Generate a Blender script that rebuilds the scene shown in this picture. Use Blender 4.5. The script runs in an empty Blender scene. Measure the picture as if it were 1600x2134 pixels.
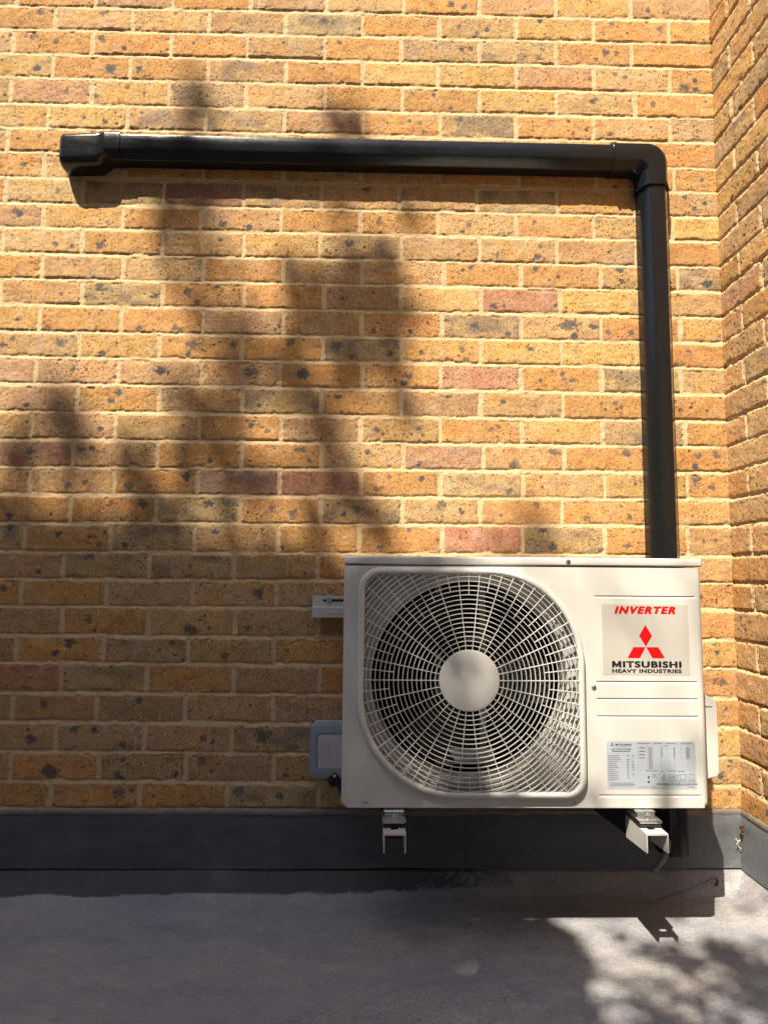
import bpy, bmesh, math, random
import numpy as np
from mathutils import Vector, Matrix

random.seed(7)
scene = bpy.context.scene
COL = scene.collection

# ------------------------------------------------------------------ camera
PITCH, ROLL, YAW = 0.0971, 0.0081, 0.0211
fwd = Vector((math.sin(YAW) * math.cos(PITCH), math.cos(YAW) * math.cos(PITCH), math.sin(PITCH)))
right = Vector((math.cos(YAW), -math.sin(YAW), 0))
up = right.cross(fwd)
r2 = right * math.cos(ROLL) + up * math.sin(ROLL)
u2 = up * math.cos(ROLL) - right * math.sin(ROLL)
cam_data = bpy.data.cameras.new('camera')
cam = bpy.data.objects.new('camera', cam_data)
COL.objects.link(cam)
m = Matrix((r2, u2, -fwd)).transposed().to_4x4()
m.translation = Vector((0.9271, -1.8531, 0.7952))
cam.matrix_world = m
cam_data.sensor_fit = 'HORIZONTAL'
cam_data.sensor_width = 36.0
cam_data.lens = 36.0 * 1423 / 1600
cam_data.clip_start = 0.02
cam_data.clip_end = 500
scene.camera = cam

# ------------------------------------------------------------------ light
LDIR = Vector((0.52, 1.0, -1.62)).normalized()      # the way sunlight travels
sun_el = math.asin(-LDIR.z)
sun_az = math.atan2(-LDIR.x, -LDIR.y)
world = bpy.data.worlds.new('World')
scene.world = world
world.use_nodes = True
wn = world.node_tree
bg = wn.nodes['Background']
sky = wn.nodes.new('ShaderNodeTexSky')
sky.sky_type = 'NISHITA'
sky.sun_disc = False
sky.sun_elevation = sun_el
sky.sun_rotation = sun_az % (2 * math.pi)
sky.air_density = 1.0
sky.dust_density = 1.5
wn.links.new(sky.outputs[0], bg.inputs[0])
bg.inputs[1].default_value = 0.10
sd = bpy.data.lights.new('sun', 'SUN')
sd.energy = 5.0
sd.angle = math.radians(0.53)
sd.color = (1.0, 0.90, 0.73)
sun = bpy.data.objects.new('sun', sd)
COL.objects.link(sun)
sun.rotation_euler = LDIR.to_track_quat('-Z', 'Y').to_euler()
sun.location = (-3, -5, 9)
scene.view_settings.view_transform = 'Standard'
scene.view_settings.look = 'None'
scene.view_settings.exposure = 1.10
scene.view_settings.gamma = 1.0

# ------------------------------------------------------------------ measured layout of the brickwork (metres)
Z0= [2.4433, 2.3702, 2.2941, 2.2211, 2.1405, 2.0675, 1.9933, 1.9173, 1.8404, 1.7695, 1.6942, 1.6197, 1.5449, 1.468, 1.3957, 1.3199, 1.2427, 1.165, 1.0884, 1.0136, 0.9369, 0.8593, 0.7857, 0.7126, 0.6356, 0.5654, 0.4885, 0.4134, 0.3377, 0.2626, 0.1929]
Z1= [2.4496, 2.3745, 2.297, 2.2174, 2.1408, 2.065, 1.9871, 1.9136, 1.8379, 1.7658, 1.6885, 1.6158, 1.5397, 1.4653, 1.3917, 1.3158, 1.2403, 1.1667, 1.0938, 1.0188, 0.9444, 0.8629, 0.7884, 0.7158, 0.6361, 0.5605, 0.481, 0.4056, 0.3273, 0.2531, 0.1865]
PERP= {0: {0: 0.001, 1: 0.222, 7: 1.572, 8: 1.7949, 2: 0.4441, 3: 0.6672, 4: 0.8914, 5: 1.1167, 6: 1.3431}, 1: {-0.5: -0.115, 0.5: 0.1109, 1.5: 0.3358, 7.5: 1.6827, 2.5: 0.5576, 3.5: 0.7819, 4.5: 1.0058, 5.5: 1.2336, 6.5: 1.4597}, 2: {0: 0.0022, 1: 0.223, 7: 1.5701, 8: 1.7941, 2: 0.4463, 3: 0.6719, 4: 0.8931, 5: 1.1126, 6: 1.3415}, 3: {-0.5: -0.1134, 0.5: 0.1156, 1.5: 0.3361, 7.5: 1.6869, 2.5: 0.5576, 3.5: 0.7858, 4.5: 1.0094, 5.5: 1.2328, 6.5: 1.4572}, 4: {0: -0.003, 1: 0.2216, 7: 1.5639, 8: 1.7904, 2: 0.4445, 3: 0.6698, 4: 0.8949, 5: 1.1196, 6: 1.3398}, 5: {-0.5: -0.1138, 3.5: 0.7883, 4.5: 1.013, 5.5: 1.2347, 6.5: 1.4589}, 6: {0: -0.0056, 8: 1.7966}, 7: {-0.5: -0.1099, 1.5: 0.3328, 2.5: 0.5605, 3.5: 0.7812, 4.5: 1.0029, 5.5: 1.2256, 6.5: 1.455}, 8: {0: 0.0001, 1: 0.2214, 7: 1.5601, 8: 1.7875, 2: 0.4409, 3: 0.667, 4: 0.8914, 5: 1.1128, 6: 1.3366}, 9: {-0.5: -0.1102, 0.5: 0.111, 1.5: 0.3372, 2.5: 0.5633, 3.5: 0.7796, 4.5: 1.0092, 5.5: 1.2303, 6.5: 1.4525}, 10: {0: 0.0031, 1: 0.228, 7: 1.5761, 8: 1.7977, 2: 0.4553, 3: 0.6771, 4: 0.8999, 5: 1.1305, 6: 1.3487}, 11: {0.5: 0.1185, 1.5: 0.3431, 2.5: 0.5688, 3.5: 0.7929, 4.5: 1.01, 5.5: 1.2336, 6.5: 1.4582}, 12: {0: 0.0063, 1: 0.2308, 7: 1.574, 8: 1.7995, 2: 0.4577, 3: 0.6804, 4: 0.9015, 5: 1.1251, 6: 1.3483}, 13: {0.5: 0.1195, 1.5: 0.3398, 2.5: 0.5664, 3.5: 0.7928, 4.5: 1.0109, 5.5: 1.2328, 6.5: 1.4598}, 14: {0: 0.0042, 1: 0.2296, 7: 1.5733, 8: 1.7971, 2: 0.4587, 3: 0.6758, 4: 0.9032, 5: 1.121, 6: 1.3453}, 15: {0.5: 0.122, 1.5: 0.3444, 2.5: 0.5719, 3.5: 0.7913, 4.5: 1.0117, 5.5: 1.2319, 6.5: 1.4612}, 16: {0: 0.0026, 1: 0.2275, 7: 1.5712, 8: 1.8027, 2: 0.4574, 3: 0.6806, 4: 0.8983, 5: 1.1197, 6: 1.3462}, 17: {0.5: 0.1182, 1.5: 0.3453, 2.5: 0.5749, 3.5: 0.7939, 4.5: 1.0179, 5.5: 1.239, 6.5: 1.4626}, 18: {0: 0.005, 1: 0.2319, 7: 1.5731, 8: 1.8043, 2: 0.4573, 3: 0.6801, 4: 0.9026, 5: 1.1197, 6: 1.3472}, 19: {0.5: 0.1184, 1.5: 0.3488, 2.5: 0.5753, 3.5: 0.7938, 4.5: 1.0161, 5.5: 1.2289, 6.5: 1.4547}, 20: {0: 0.0011, 1: 0.2299, 7: 1.5709, 8: 1.7989, 2: 0.4549, 3: 0.6797, 4: 0.8991, 5: 1.1237, 6: 1.3454}, 21: {0.5: 0.1072, 1.5: 0.3358, 2.5: 0.5629, 3.5: 0.7887}, 22: {0: 0.0009, 1: 0.2242, 2: 0.4537, 3: 0.678}, 23: {0.5: 0.1126, 1.5: 0.3406, 2.5: 0.5698}, 24: {0: -0.0029, 1: 0.2236, 2: 0.4475, 3: 0.6751}, 25: {0.5: 0.1179, 1.5: 0.3417, 2.5: 0.5716, 3.5: 0.7977}, 26: {0: -0.0039, 1: 0.2145, 2: 0.4454, 3: 0.6762}, 27: {0.5: 0.1124, 1.5: 0.3417, 2.5: 0.5698}, 28: {0: 0.0002, 1: 0.2268, 2: 0.4533, 3: 0.6823}, 29: {0.5: 0.1056, 1.5: 0.3355, 2.5: 0.5617, 3.5: 0.7991}}
SPOTS="-40,2422,10,10 137,2421,7,7 150,2430,7,7 347,2431,6,6 -57,2352,12,12 -80,2355,8,8 8,2333,8,8 139,2344,11,11 167,2252,16,16 251,2252,10,10 43,2180,8,8 219,2199,8,8 268,2180,5,5 100,2103,7,7 161,2087,7,7 -25,2041,8,8 -64,1956,8,8 -71,1812,12,12 38,1880,7,7 249,1824,9,9 38,1722,7,7 85,1715,8,8 166,1722,12,12 171,1602,15,15 321,1575,9,9 64,1578,5,5 -63,1447,7,7 68,1437,14,14 99,1457,8,8 183,1409,9,9 105,1363,9,9 348,1360,22,11 232,1301,10,10 214,1277,9,9 189,1195,8,8 2,1131,10,10 168,1141,9,9 283,1482,9,9 384,1483,11,11 21,1535,5,5 30,1480,8,8 -53,1502,5,5 -15,1259,8,8 109,1040,12,12 155,1049,9,9 274,1035,16,16 227,990,8,8 312,990,10,10 -41,954,10,10 -41,923,9,9 91,906,8,8 173,900,8,8 198,878,8,8 269,880,8,8 176,849,13,13 43,806,8,8 -48,761,8,8 182,679,9,9 197,650,6,6 136,617,14,14 99,591,10,10 447,657,11,11 407,621,8,8 76,456,9,9 324,467,9,9 49,368,11,11 162,393,10,10 212,393,9,9 286,357,9,9 102,289,21,17 276,280,10,10 286,233,16,16 313,241,6,6 287,318,6,6 1152,2481,9,9 1192,2473,9,9 1258,2403,8,8 1176,2410,6,6 1228,2391,7,7 825,2352,8,8 782,2416,20,10 1183,2339,7,7 1210,2345,7,7 1411,2319,11,11 1422,2345,6,6 1101,2196,6,6 1152,2155,6,6 1564,2185,7,7 1063,2109,7,7 1178,2120,10,10 1032,2111,6,6 907,1905,11,11 946,1810,10,10 860,1738,12,12 1406,1740,8,8 1395,1708,10,10 1284,1712,8,8 1181,1781,7,7 1391,1673,11,11 1455,1653,7,7 1207,1675,7,7 1390,1813,6,6 505,1789,11,11 501,1742,7,7 415,1589,13,13 439,1560,8,8 432,1436,21,12 421,1407,9,9 542,1438,8,8 702,1451,13,13 831,1438,16,16 875,1409,9,9 980,1420,8,8 596,1361,23,16 739,1357,16,16 934,1486,8,8 837,1295,9,9 845,1250,7,7 600,1211,8,8 644,1195,7,7 945,1203,7,7 736,1144,16,8 760,1115,8,8 489,1113,8,8 917,1142,8,8 428,1069,12,12 487,993,16,8 558,956,8,8 981,1071,7,7 943,1038,9,9 661,981,8,8 720,969,13,13 892,983,10,10 857,967,7,7 808,919,7,7 957,878,7,7 632,751,15,15 454,654,15,9 605,659,13,8 546,587,11,11 501,658,6,6 496,372,9,9 522,363,6,6 651,378,20,15 495,314,15,11 589,239,14,10 700,225,9,9 427,279,7,7 715,278,8,8 1270,1562,12,10 1217,1504,12,12 1312,1483,8,8 1484,1511,27,15 1499,1479,10,10 1594,1492,7,7 1662,1493,10,10 1067,1424,7,7 1179,1434,8,8 1371,1441,12,8 1192,1398,11,11 1140,1407,7,7 1029,1356,16,8 1464,1367,7,7 1468,1353,7,7 1492,1352,11,7 1399,1348,7,7 1608,1287,7,7 1625,1276,7,7 1294,1285,8,8 1142,1300,9,5 1282,1216,8,8 1261,1208,7,7 1063,1209,7,7 1436,1147,19,9 1321,1110,15,11 1638,1148,12,12 1060,1108,9,9 1309,1035,9,9 1067,1067,8,8 1122,997,13,13 1176,978,8,8 1384,1000,9,9 1640,968,9,9 1521,963,13,8 1286,971,5,5 1429,884,11,11 1402,929,16,7 1037,928,7,7 1628,2430,7,7 1771,2418,9,9 1639,2339,7,7 1604,2332,6,6 1579,2320,6,6 1633,2272,7,7 1662,2262,6,6 1708,2272,6,6 1837,2238,14,14 1569,2186,10,10 1742,2181,8,8 1615,2085,7,7 1826,1897,8,8 1854,1864,8,8 1885,1882,7,7 1878,1952,6,6 1630,1673,17,7 1639,1640,8,8 1603,1729,6,6 1884,1639,17,12 1909,1486,5,5 1791,1267,7,7 1837,1141,9,9 1887,1142,11,11 1832,1074,11,11 1875,1053,9,9 1876,907,5,5 1845,903,5,5 1872,601,8,8 1866,626,7,7 1882,522,13,8 1862,526,7,7 1888,453,5,5 1874,369,5,5 1867,279,9,9 1887,235,5,5"
BLOT = [(0.428, 2.197, 0.031, 0.055, 0.9), (0.44, 2.116, 0.042, 0.034, 0.7), (0.413, 1.905, 0.091, 0.029, 1.1), (0.417, 1.805, 0.078, 0.052, 1.0), (0.4, 1.712, 0.078, 0.058, 1.1), (0.502, 1.658, 0.078, 0.034, 1.3), (0.424, 1.587, 0.065, 0.052, 0.8), (0.533, 1.533, 0.078, 0.042, 1.3), (0.535, 1.464, 0.078, 0.042, 1.0), (0.591, 1.369, 0.091, 0.047, 1.2), (0.409, 1.285, 0.078, 0.052, 0.7), (0.594, 1.26, 0.078, 0.047, 0.7), (0.399, 1.191, 0.078, 0.052, 0.8), (0.402, 1.111, 0.078, 0.052, 1.0), (0.246, 1.109, 0.078, 0.039, 0.5), (0.313, 1.057, 0.052, 0.052, 0.8), (0.479, 1.152, 0.078, 0.052, 0.8), (0.847, 2.093, 0.036, 0.034, 1.0), (0.856, 1.907, 0.071, 0.058, 0.9), (1.028, 1.86, 0.044, 0.078, 1.1), (0.799, 1.649, 0.078, 0.034, 1.4), (0.866, 1.693, 0.052, 0.034, 0.6), (0.747, 1.537, 0.104, 0.042, 1.1), (0.814, 1.517, 0.078, 0.052, 1.0), (0.948, 1.61, 0.071, 0.058, 0.9), (1.002, 1.527, 0.06, 0.052, 0.9), (0.829, 1.441, 0.104, 0.047, 1.1), (0.963, 1.429, 0.071, 0.058, 1.2), (0.724, 1.357, 0.084, 0.036, 1.2), (1.019, 1.348, 0.047, 0.036, 1.3), (0.883, 1.332, 0.078, 0.047, 0.9), (0.699, 1.275, 0.078, 0.047, 0.7), (0.753, 1.209, 0.078, 0.052, 1.1), (0.951, 1.265, 0.065, 0.052, 0.5), (0.858, 1.264, 0.065, 0.052, 0.8), (0.056, 1.28, 0.034, 0.047, 1.1), (0.079, 1.207, 0.06, 0.047, 1.3), (-0.006, 1.212, 0.065, 0.036, 0.8), (-0.027, 1.132, 0.104, 0.039, 1.2), (0.078, 1.1, 0.078, 0.039, 0.9), (-0.044, 0.988, 0.078, 0.039, 1.2), (0.547, 1.06, 0.104, 0.047, 0.9), (0.704, 1.055, 0.117, 0.034, 1.1), (0.834, 1.063, 0.078, 0.039, 0.8), (1.393, 0.9, 0.068, 0.044, 1.3), (1.387, 0.97, 0.044, 0.036, 0.8), (1.346, 0.871, 0.052, 0.026, 0.8), (0.355, 0.979, 0.078, 0.039, 1.4), (0.123, 0.976, 0.065, 0.026, 0.9), (0.523, 0.994, 0.065, 0.039, 1.2), (0.862, 0.971, 0.078, 0.039, 1.0), (0.771, 0.918, 0.065, 0.034, 0.8), (0.833, 1.156, 0.065, 0.039, 0.4), (1.792, -0.51, 0.073, 0.13, 1.6), (1.739, -0.397, 0.033, 0.081, 0.7), (1.835, -0.667, 0.058, 0.077, 0.8), (1.486, -0.608, 0.089, 0.156, 2.5), (1.607, -0.79, 0.073, 0.091, 2.2), (1.584, -0.889, 0.078, 0.082, 2.2), (1.402, -0.81, 0.108, 0.13, 2.0), (1.414, -0.427, 0.032, 0.094, 1.5), (1.713, -0.86, 0.044, 0.054, 0.9), (1.909, -0.84, 0.027, 0.055, 0.5), (1.642, -0.582, 0.024, 0.045, 0.5)]

# one letter per brick, course by course from the top of the picture (o orange, y yellow, b buff, g grey-olive,
# p pinkish brown, r red, d dark mauve); even courses start at joint -1, odd ones at joint -1.5
TYPES = """obbpgobyoy booobopgoo yoogoyypbo bpygbooybo yyggpogobb pooobobboo oboobboooo obgdgbbgob pyobooboby obobygbbbo
obbobboobg obgoopyryb yoopbogboy obyoogoyyo pppboorogb opobgopboo bpbopboygo odboobrboo bboddogbyo ooogogboob
gogboorgob opggboyoob oopbpobyoo opobbogboo pogboobopy orgopobobo bppbpboboo obgpgboboy pogppobyob oooogbopoy"""
CODES = TYPES.split()
PAL = {'o': (.495, .280, .114), 'y': (.530, .340, .142), 'b': (.480, .312, .155), 'g': (.425, .298, .158),
       'p': (.450, .284, .155), 'r': (.455, .262, .168), 'd': (.365, .222, .148)}
MORTAR = (.60, .440, .258)
NR = 30

# ------------------------------------------------------------------ helpers
def link_mesh(name, verts, faces, mat=None, parent=None, smooth=False, mats=None, midx=None):
    me = bpy.data.meshes.new(name)
    me.from_pydata([tuple(v) for v in verts], [], [tuple(f) for f in faces])
    me.update()
    if mats:
        for mm in mats: me.materials.append(mm)
        if midx is not None: me.polygons.foreach_set('material_index', midx)
    elif mat: me.materials.append(mat)
    if smooth: me.polygons.foreach_set('use_smooth', [True] * len(me.polygons))
    o = bpy.data.objects.new(name, me)
    COL.objects.link(o)
    if parent: o.parent = parent
    return o

def bm_obj(name, bm, mat=None, parent=None, smooth=None):
    me = bpy.data.meshes.new(name)
    bmesh.ops.recalc_face_normals(bm, faces=bm.faces)
    bm.to_mesh(me); bm.free()
    if mat: me.materials.append(mat)
    o = bpy.data.objects.new(name, me)
    COL.objects.link(o)
    if parent: o.parent = parent
    if smooth is not None:
        me.polygons.foreach_set('use_smooth', [True] * len(me.polygons))
        me.set_sharp_from_angle(angle=math.radians(smooth))
    return o

def empty(name, loc=(0, 0, 0)):
    o = bpy.data.objects.new(name, None)
    o.location = loc
    o.empty_display_size = .05
    COL.objects.link(o)
    return o

def tag(o, label, cat=None, group=None, kind=None):
    o['label'] = label
    if cat: o['category'] = cat
    if group: o['group'] = group
    if kind: o['kind'] = kind
    return o

def anchor(root):
    """children are modelled in world metres: shift them so that the root can stand at the base of the thing"""
    off = Matrix.Translation(-root.location)
    for ch in root.children:
        if ch.type == 'MESH': ch.matrix_parent_inverse = off

def box(bm, x0, x1, y0, y1, z0, z1, bev=0, seg=2):
    b2 = bmesh.new()
    bmesh.ops.create_cube(b2, size=1)
    for v in b2.verts:
        v.co = Vector(((x0 + x1) / 2 + v.co.x * (x1 - x0), (y0 + y1) / 2 + v.co.y * (y1 - y0), (z0 + z1) / 2 + v.co.z * (z1 - z0)))
    if bev:
        bmesh.ops.bevel(b2, geom=b2.edges[:], offset=bev, segments=seg, affect='EDGES', profile=.5, clamp_overlap=True)
    tmp = bpy.data.meshes.new('t'); b2.to_mesh(tmp); b2.free()
    bm.from_mesh(tmp); bpy.data.meshes.remove(tmp)

def extrude_poly(bm, pts, vec, cap=True):
    """pts: 3-D loop; prism along vec"""
    vec = Vector(vec)
    a = [bm.verts.new(p) for p in pts]; b = [bm.verts.new(Vector(p) + vec) for p in pts]
    n = len(pts)
    for i in range(n): bm.faces.new((a[i], a[(i + 1) % n], b[(i + 1) % n], b[i]))
    if cap: bm.faces.new(a[::-1]); bm.faces.new(b)

def loft(bm, rings, closed=True, caps=True):
    R = [[bm.verts.new(p) for p in r] for r in rings]
    n = len(R[0])
    for i in range(len(R) - 1):
        for j in range(n if closed else n - 1):
            k = (j + 1) % n
            bm.faces.new((R[i][j], R[i][k], R[i + 1][k], R[i + 1][j]))
    if caps and closed:
        bm.faces.new(R[0][::-1]); bm.faces.new(R[-1])

def tube(bm, pts, r, seg=8, caps=True):
    pts = [Vector(p) for p in pts]
    rr = r if isinstance(r, (list, tuple)) else [r] * len(pts)
    rings = []; nprev = None
    for i, p in enumerate(pts):
        t = (pts[min(i + 1, len(pts) - 1)] - pts[max(i - 1, 0)]).normalized()
        if nprev is None:
            n = t.cross(Vector((0, 0, 1)))
            if n.length < .1: n = t.cross(Vector((0, 1, 0)))
        else: n = nprev - t * nprev.dot(t)
        n.normalize(); nprev = n
        b = t.cross(n)
        rings.append([p + (n * math.cos(a) + b * math.sin(a)) * rr[i] for a in [2 * math.pi * k / seg for k in range(seg)]])
    loft(bm, rings, True, caps)

def cyl(bm, c, axis, r, h, seg=20, r2=None):
    axis = Vector(axis).normalized()
    tube(bm, [Vector(c), Vector(c) + axis * h], [r, r2 if r2 is not None else r], seg)

def rrect(cx, cz, hx, hz, rad, n=8):
    """rounded rectangle loop; rad = (tr, tl, bl, br) radii"""
    if not isinstance(rad, (tuple, list)): rad = (rad,) * 4
    out = []
    for (sx, sz, a0), r in zip(((1, 1, 0), (-1, 1, 90), (-1, -1, 180), (1, -1, 270)), rad):
        ox = cx + sx * (hx - r); oz = cz + sz * (hz - r)
        nn = max(2, int(n * (1.2 + (1.5 if r > .12 else 0))))
        for k in range(nn + 1):
            a = math.radians(a0 + 90 * k / nn)
            out.append((ox + r * math.cos(a), oz + r * math.sin(a)))
    return out

# ------------------------------------------------------------------ value noise (numpy)
_T = np.random.RandomState(11).rand(256, 256)
def vn(x, y, s, seed=0):
    x = x / s + seed * 37.3; y = y / s + seed * 91.7
    xi = np.floor(x).astype(int); yi = np.floor(y).astype(int)
    fx = x - xi; fy = y - yi
    fx = fx * fx * (3 - 2 * fx); fy = fy * fy * (3 - 2 * fy)
    a = _T[xi & 255, yi & 255]; b = _T[(xi + 1) & 255, yi & 255]
    c = _T[xi & 255, (yi + 1) & 255]; d = _T[(xi + 1) & 255, (yi + 1) & 255]
    return (a * (1 - fx) + b * fx) * (1 - fy) + (c * (1 - fx) + d * fx) * fy
def sstep(a, b, x):
    t = np.clip((x - a) / (b - a), 0, 1); return t * t * (3 - 2 * t)

# ------------------------------------------------------------------ materials
def newmat(name):
    mt = bpy.data.materials.new(name); mt.use_nodes = True
    nt = mt.node_tree
    return mt, nt, nt.nodes['Principled BSDF']
def N(nt, t, **kw):
    n = nt.nodes.new(t)
    for k, v in kw.items(): setattr(n, k, v)
    return n
def L(nt, a, b): nt.links.new(a, b)
def ramp(nt, src, p0, c0, p1, c1, extra=()):
    r = N(nt, 'ShaderNodeValToRGB'); e = r.color_ramp.elements
    def c4(c): return (c, c, c, 1) if not isinstance(c, (tuple, list)) else (*c, 1)
    e[0].position = p0; e[0].color = c4(c0); e[1].position = p1; e[1].color = c4(c1)
    for p, c in extra:
        q = e.new(p); q.color = c4(c)
    L(nt, src, r.inputs[0]); return r.outputs[0]
def mix(nt, fac, a, b, mode='MIX'):
    mx = N(nt, 'ShaderNodeMix', data_type='RGBA', blend_type=mode)
    for s, i in ((fac, 0), (a, 6), (b, 7)):
        if isinstance(s, bpy.types.NodeSocket): L(nt, s, mx.inputs[i])
        else: mx.inputs[i].default_value = s if i == 0 else (*s, 1) if len(s) == 3 else s
    return mx.outputs[2]
def math_(nt, op, a, b=None):
    q = N(nt, 'ShaderNodeMath', operation=op)
    for s, i in ((a, 0), (b, 1)):
        if s is None: continue
        if isinstance(s, bpy.types.NodeSocket): L(nt, s, q.inputs[i])
        else: q.inputs[i].default_value = s
    return q.outputs[0]
def noise(nt, co, scale, detail=4, rough=.55, dist=0):
    q = N(nt, 'ShaderNodeTexNoise'); q.inputs['Scale'].default_value = scale
    q.inputs['Detail'].default_value = detail; q.inputs['Roughness'].default_value = rough
    q.inputs['Distortion'].default_value = dist
    if co is not None: L(nt, co, q.inputs['Vector'])
    return q.outputs['Fac']
def bump(nt, bsdf, h, dist, strength=1.0, prev=None):
    b = N(nt, 'ShaderNodeBump'); b.inputs['Distance'].default_value = dist; b.inputs['Strength'].default_value = strength
    L(nt, h, b.inputs['Height'])
    if prev is not None: L(nt, prev, b.inputs['Normal'])
    L(nt, b.outputs[0], bsdf.inputs['Normal']); return b.outputs[0]
def objco(nt):
    g = N(nt, 'ShaderNodeNewGeometry'); return g.outputs['Position']

def plain(name, col, rough=.5, metal=0, spec=.5, nscale=0, namp=.1, bscale=0, bdist=0, coat=0):
    mt, nt, b = newmat(name)
    b.inputs['Roughness'].default_value = rough; b.inputs['Metallic'].default_value = metal
    b.inputs['Specular IOR Level'].default_value = spec
    b.inputs['Coat Weight'].default_value = coat
    if nscale:
        n = noise(nt, objco(nt), nscale, 5)
        f = ramp(nt, n, .3, 1 - namp, .7, 1 + namp)
        L(nt, mix(nt, 1.0, col, f, 'MULTIPLY'), b.inputs['Base Color'])
        rr = math_(nt, 'MULTIPLY_ADD', n, .25); rr.node.inputs[2].default_value = rough - .12
        L(nt, rr, b.inputs['Roughness'])
    else: b.inputs['Base Color'].default_value = (*col, 1)
    if bscale: bump(nt, b, noise(nt, objco(nt), bscale, 4), bdist)
    return mt

def brick_material():
    mt, nt, b = newmat('stock_brick_and_mortar')
    co = objco(nt)
    at = N(nt, 'ShaderNodeAttribute', attribute_name='tint'); tint = at.outputs['Color']
    am = N(nt, 'ShaderNodeAttribute', attribute_name='brick'); isb = am.outputs['Fac']
    asp = N(nt, 'ShaderNodeAttribute', attribute_name='spot'); spot = asp.outputs['Fac']
    # sandy grain
    n1 = noise(nt, co, 420, 3, .7); n2 = noise(nt, co, 130, 4, .65); n3 = noise(nt, co, 26, 4, .6)
    c = mix(nt, 1.0, tint, ramp(nt, n1, .30, (.66, .60, .54), .70, (1.30, 1.31, 1.30)), 'MULTIPLY')
    c = mix(nt, 1.0, c, ramp(nt, n2, .28, (.74, .69, .64), .70, (1.20, 1.24, 1.28)), 'MULTIPLY')
    c2 = mix(nt, 1.0, c, ramp(nt, n3, .3, (.86, .84, .86), .7, (1.12, 1.12, 1.05)), 'MULTIPLY')
    # small burnt pits in the brick faces
    def specks(scale, thr0, thr1, keep):
        d = N(nt, 'ShaderNodeVectorMath', operation='MULTIPLY_ADD')
        nn = N(nt, 'ShaderNodeTexNoise'); nn.inputs['Scale'].default_value = 160; L(nt, co, nn.inputs['Vector'])
        L(nt, nn.outputs['Color'], d.inputs[0]); d.inputs[1].default_value = (.006,) * 3; L(nt, co, d.inputs[2])
        v = N(nt, 'ShaderNodeTexVoronoi'); v.inputs['Scale'].default_value = scale
        L(nt, d.outputs[0], v.inputs['Vector'])
        sx = N(nt, 'ShaderNodeSeparateColor'); L(nt, v.outputs['Color'], sx.inputs[0])
        k = ramp(nt, sx.outputs[0], keep, 0, keep + .02, 1)
        sz = math_(nt, 'MULTIPLY', sx.outputs[1], thr1)
        dd = math_(nt, 'SUBTRACT', v.outputs['Distance'], sz)
        m_ = ramp(nt, dd, 0.0, 1, thr0, 0)
        return math_(nt, 'MULTIPLY', k, m_)
    s1 = specks(66, .10, .29, .40)
    s2 = specks(150, .16, .34, .50)
    s3 = specks(24, .06, .20, .90)
    dens = ramp(nt, noise(nt, co, 9, 3, .6), .36, .35, .62, 1.0)
    pit = math_(nt, 'MULTIPLY', math_(nt, 'MAXIMUM', s1, s2), dens)
    pitb = math_(nt, 'MULTIPLY', pit, isb)
    c3 = mix(nt, math_(nt, 'MULTIPLY', pitb, .82), c2, (.060, .036, .022))
    grey = math_(nt, 'MULTIPLY', math_(nt, 'MAXIMUM', s3, spot), isb)
    gcol = mix(nt, n2, (.026, .029, .036), (.130, .130, .135))
    c4 = mix(nt, math_(nt, 'MULTIPLY', grey, .95), c3, gcol)
    # mortar
    mcol = mix(nt, 1.0, MORTAR, ramp(nt, n1, .25, (.78, .75, .72), .7, (1.15, 1.15, 1.15)), 'MULTIPLY')
    mcol = mix(nt, 1.0, mcol, ramp(nt, n3, .3, (.88, .86, .86), .7, (1.08, 1.08, 1.08)), 'MULTIPLY')
    c5 = mix(nt, isb, mcol, c4)
    L(nt, c5, b.inputs['Base Color'])
    b.inputs['Roughness'].default_value = .92
    b.inputs['Specular IOR Level'].default_value = .18
    h = math_(nt, 'ADD', math_(nt, 'MULTIPLY', n1, .55), math_(nt, 'MULTIPLY', n2, .9))
    h = math_(nt, 'SUBTRACT', h, math_(nt, 'MULTIPLY', pitb, .8))
    bump(nt, b, h, .0022, .85)
    return mt
M_BRICK = brick_material()

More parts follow.
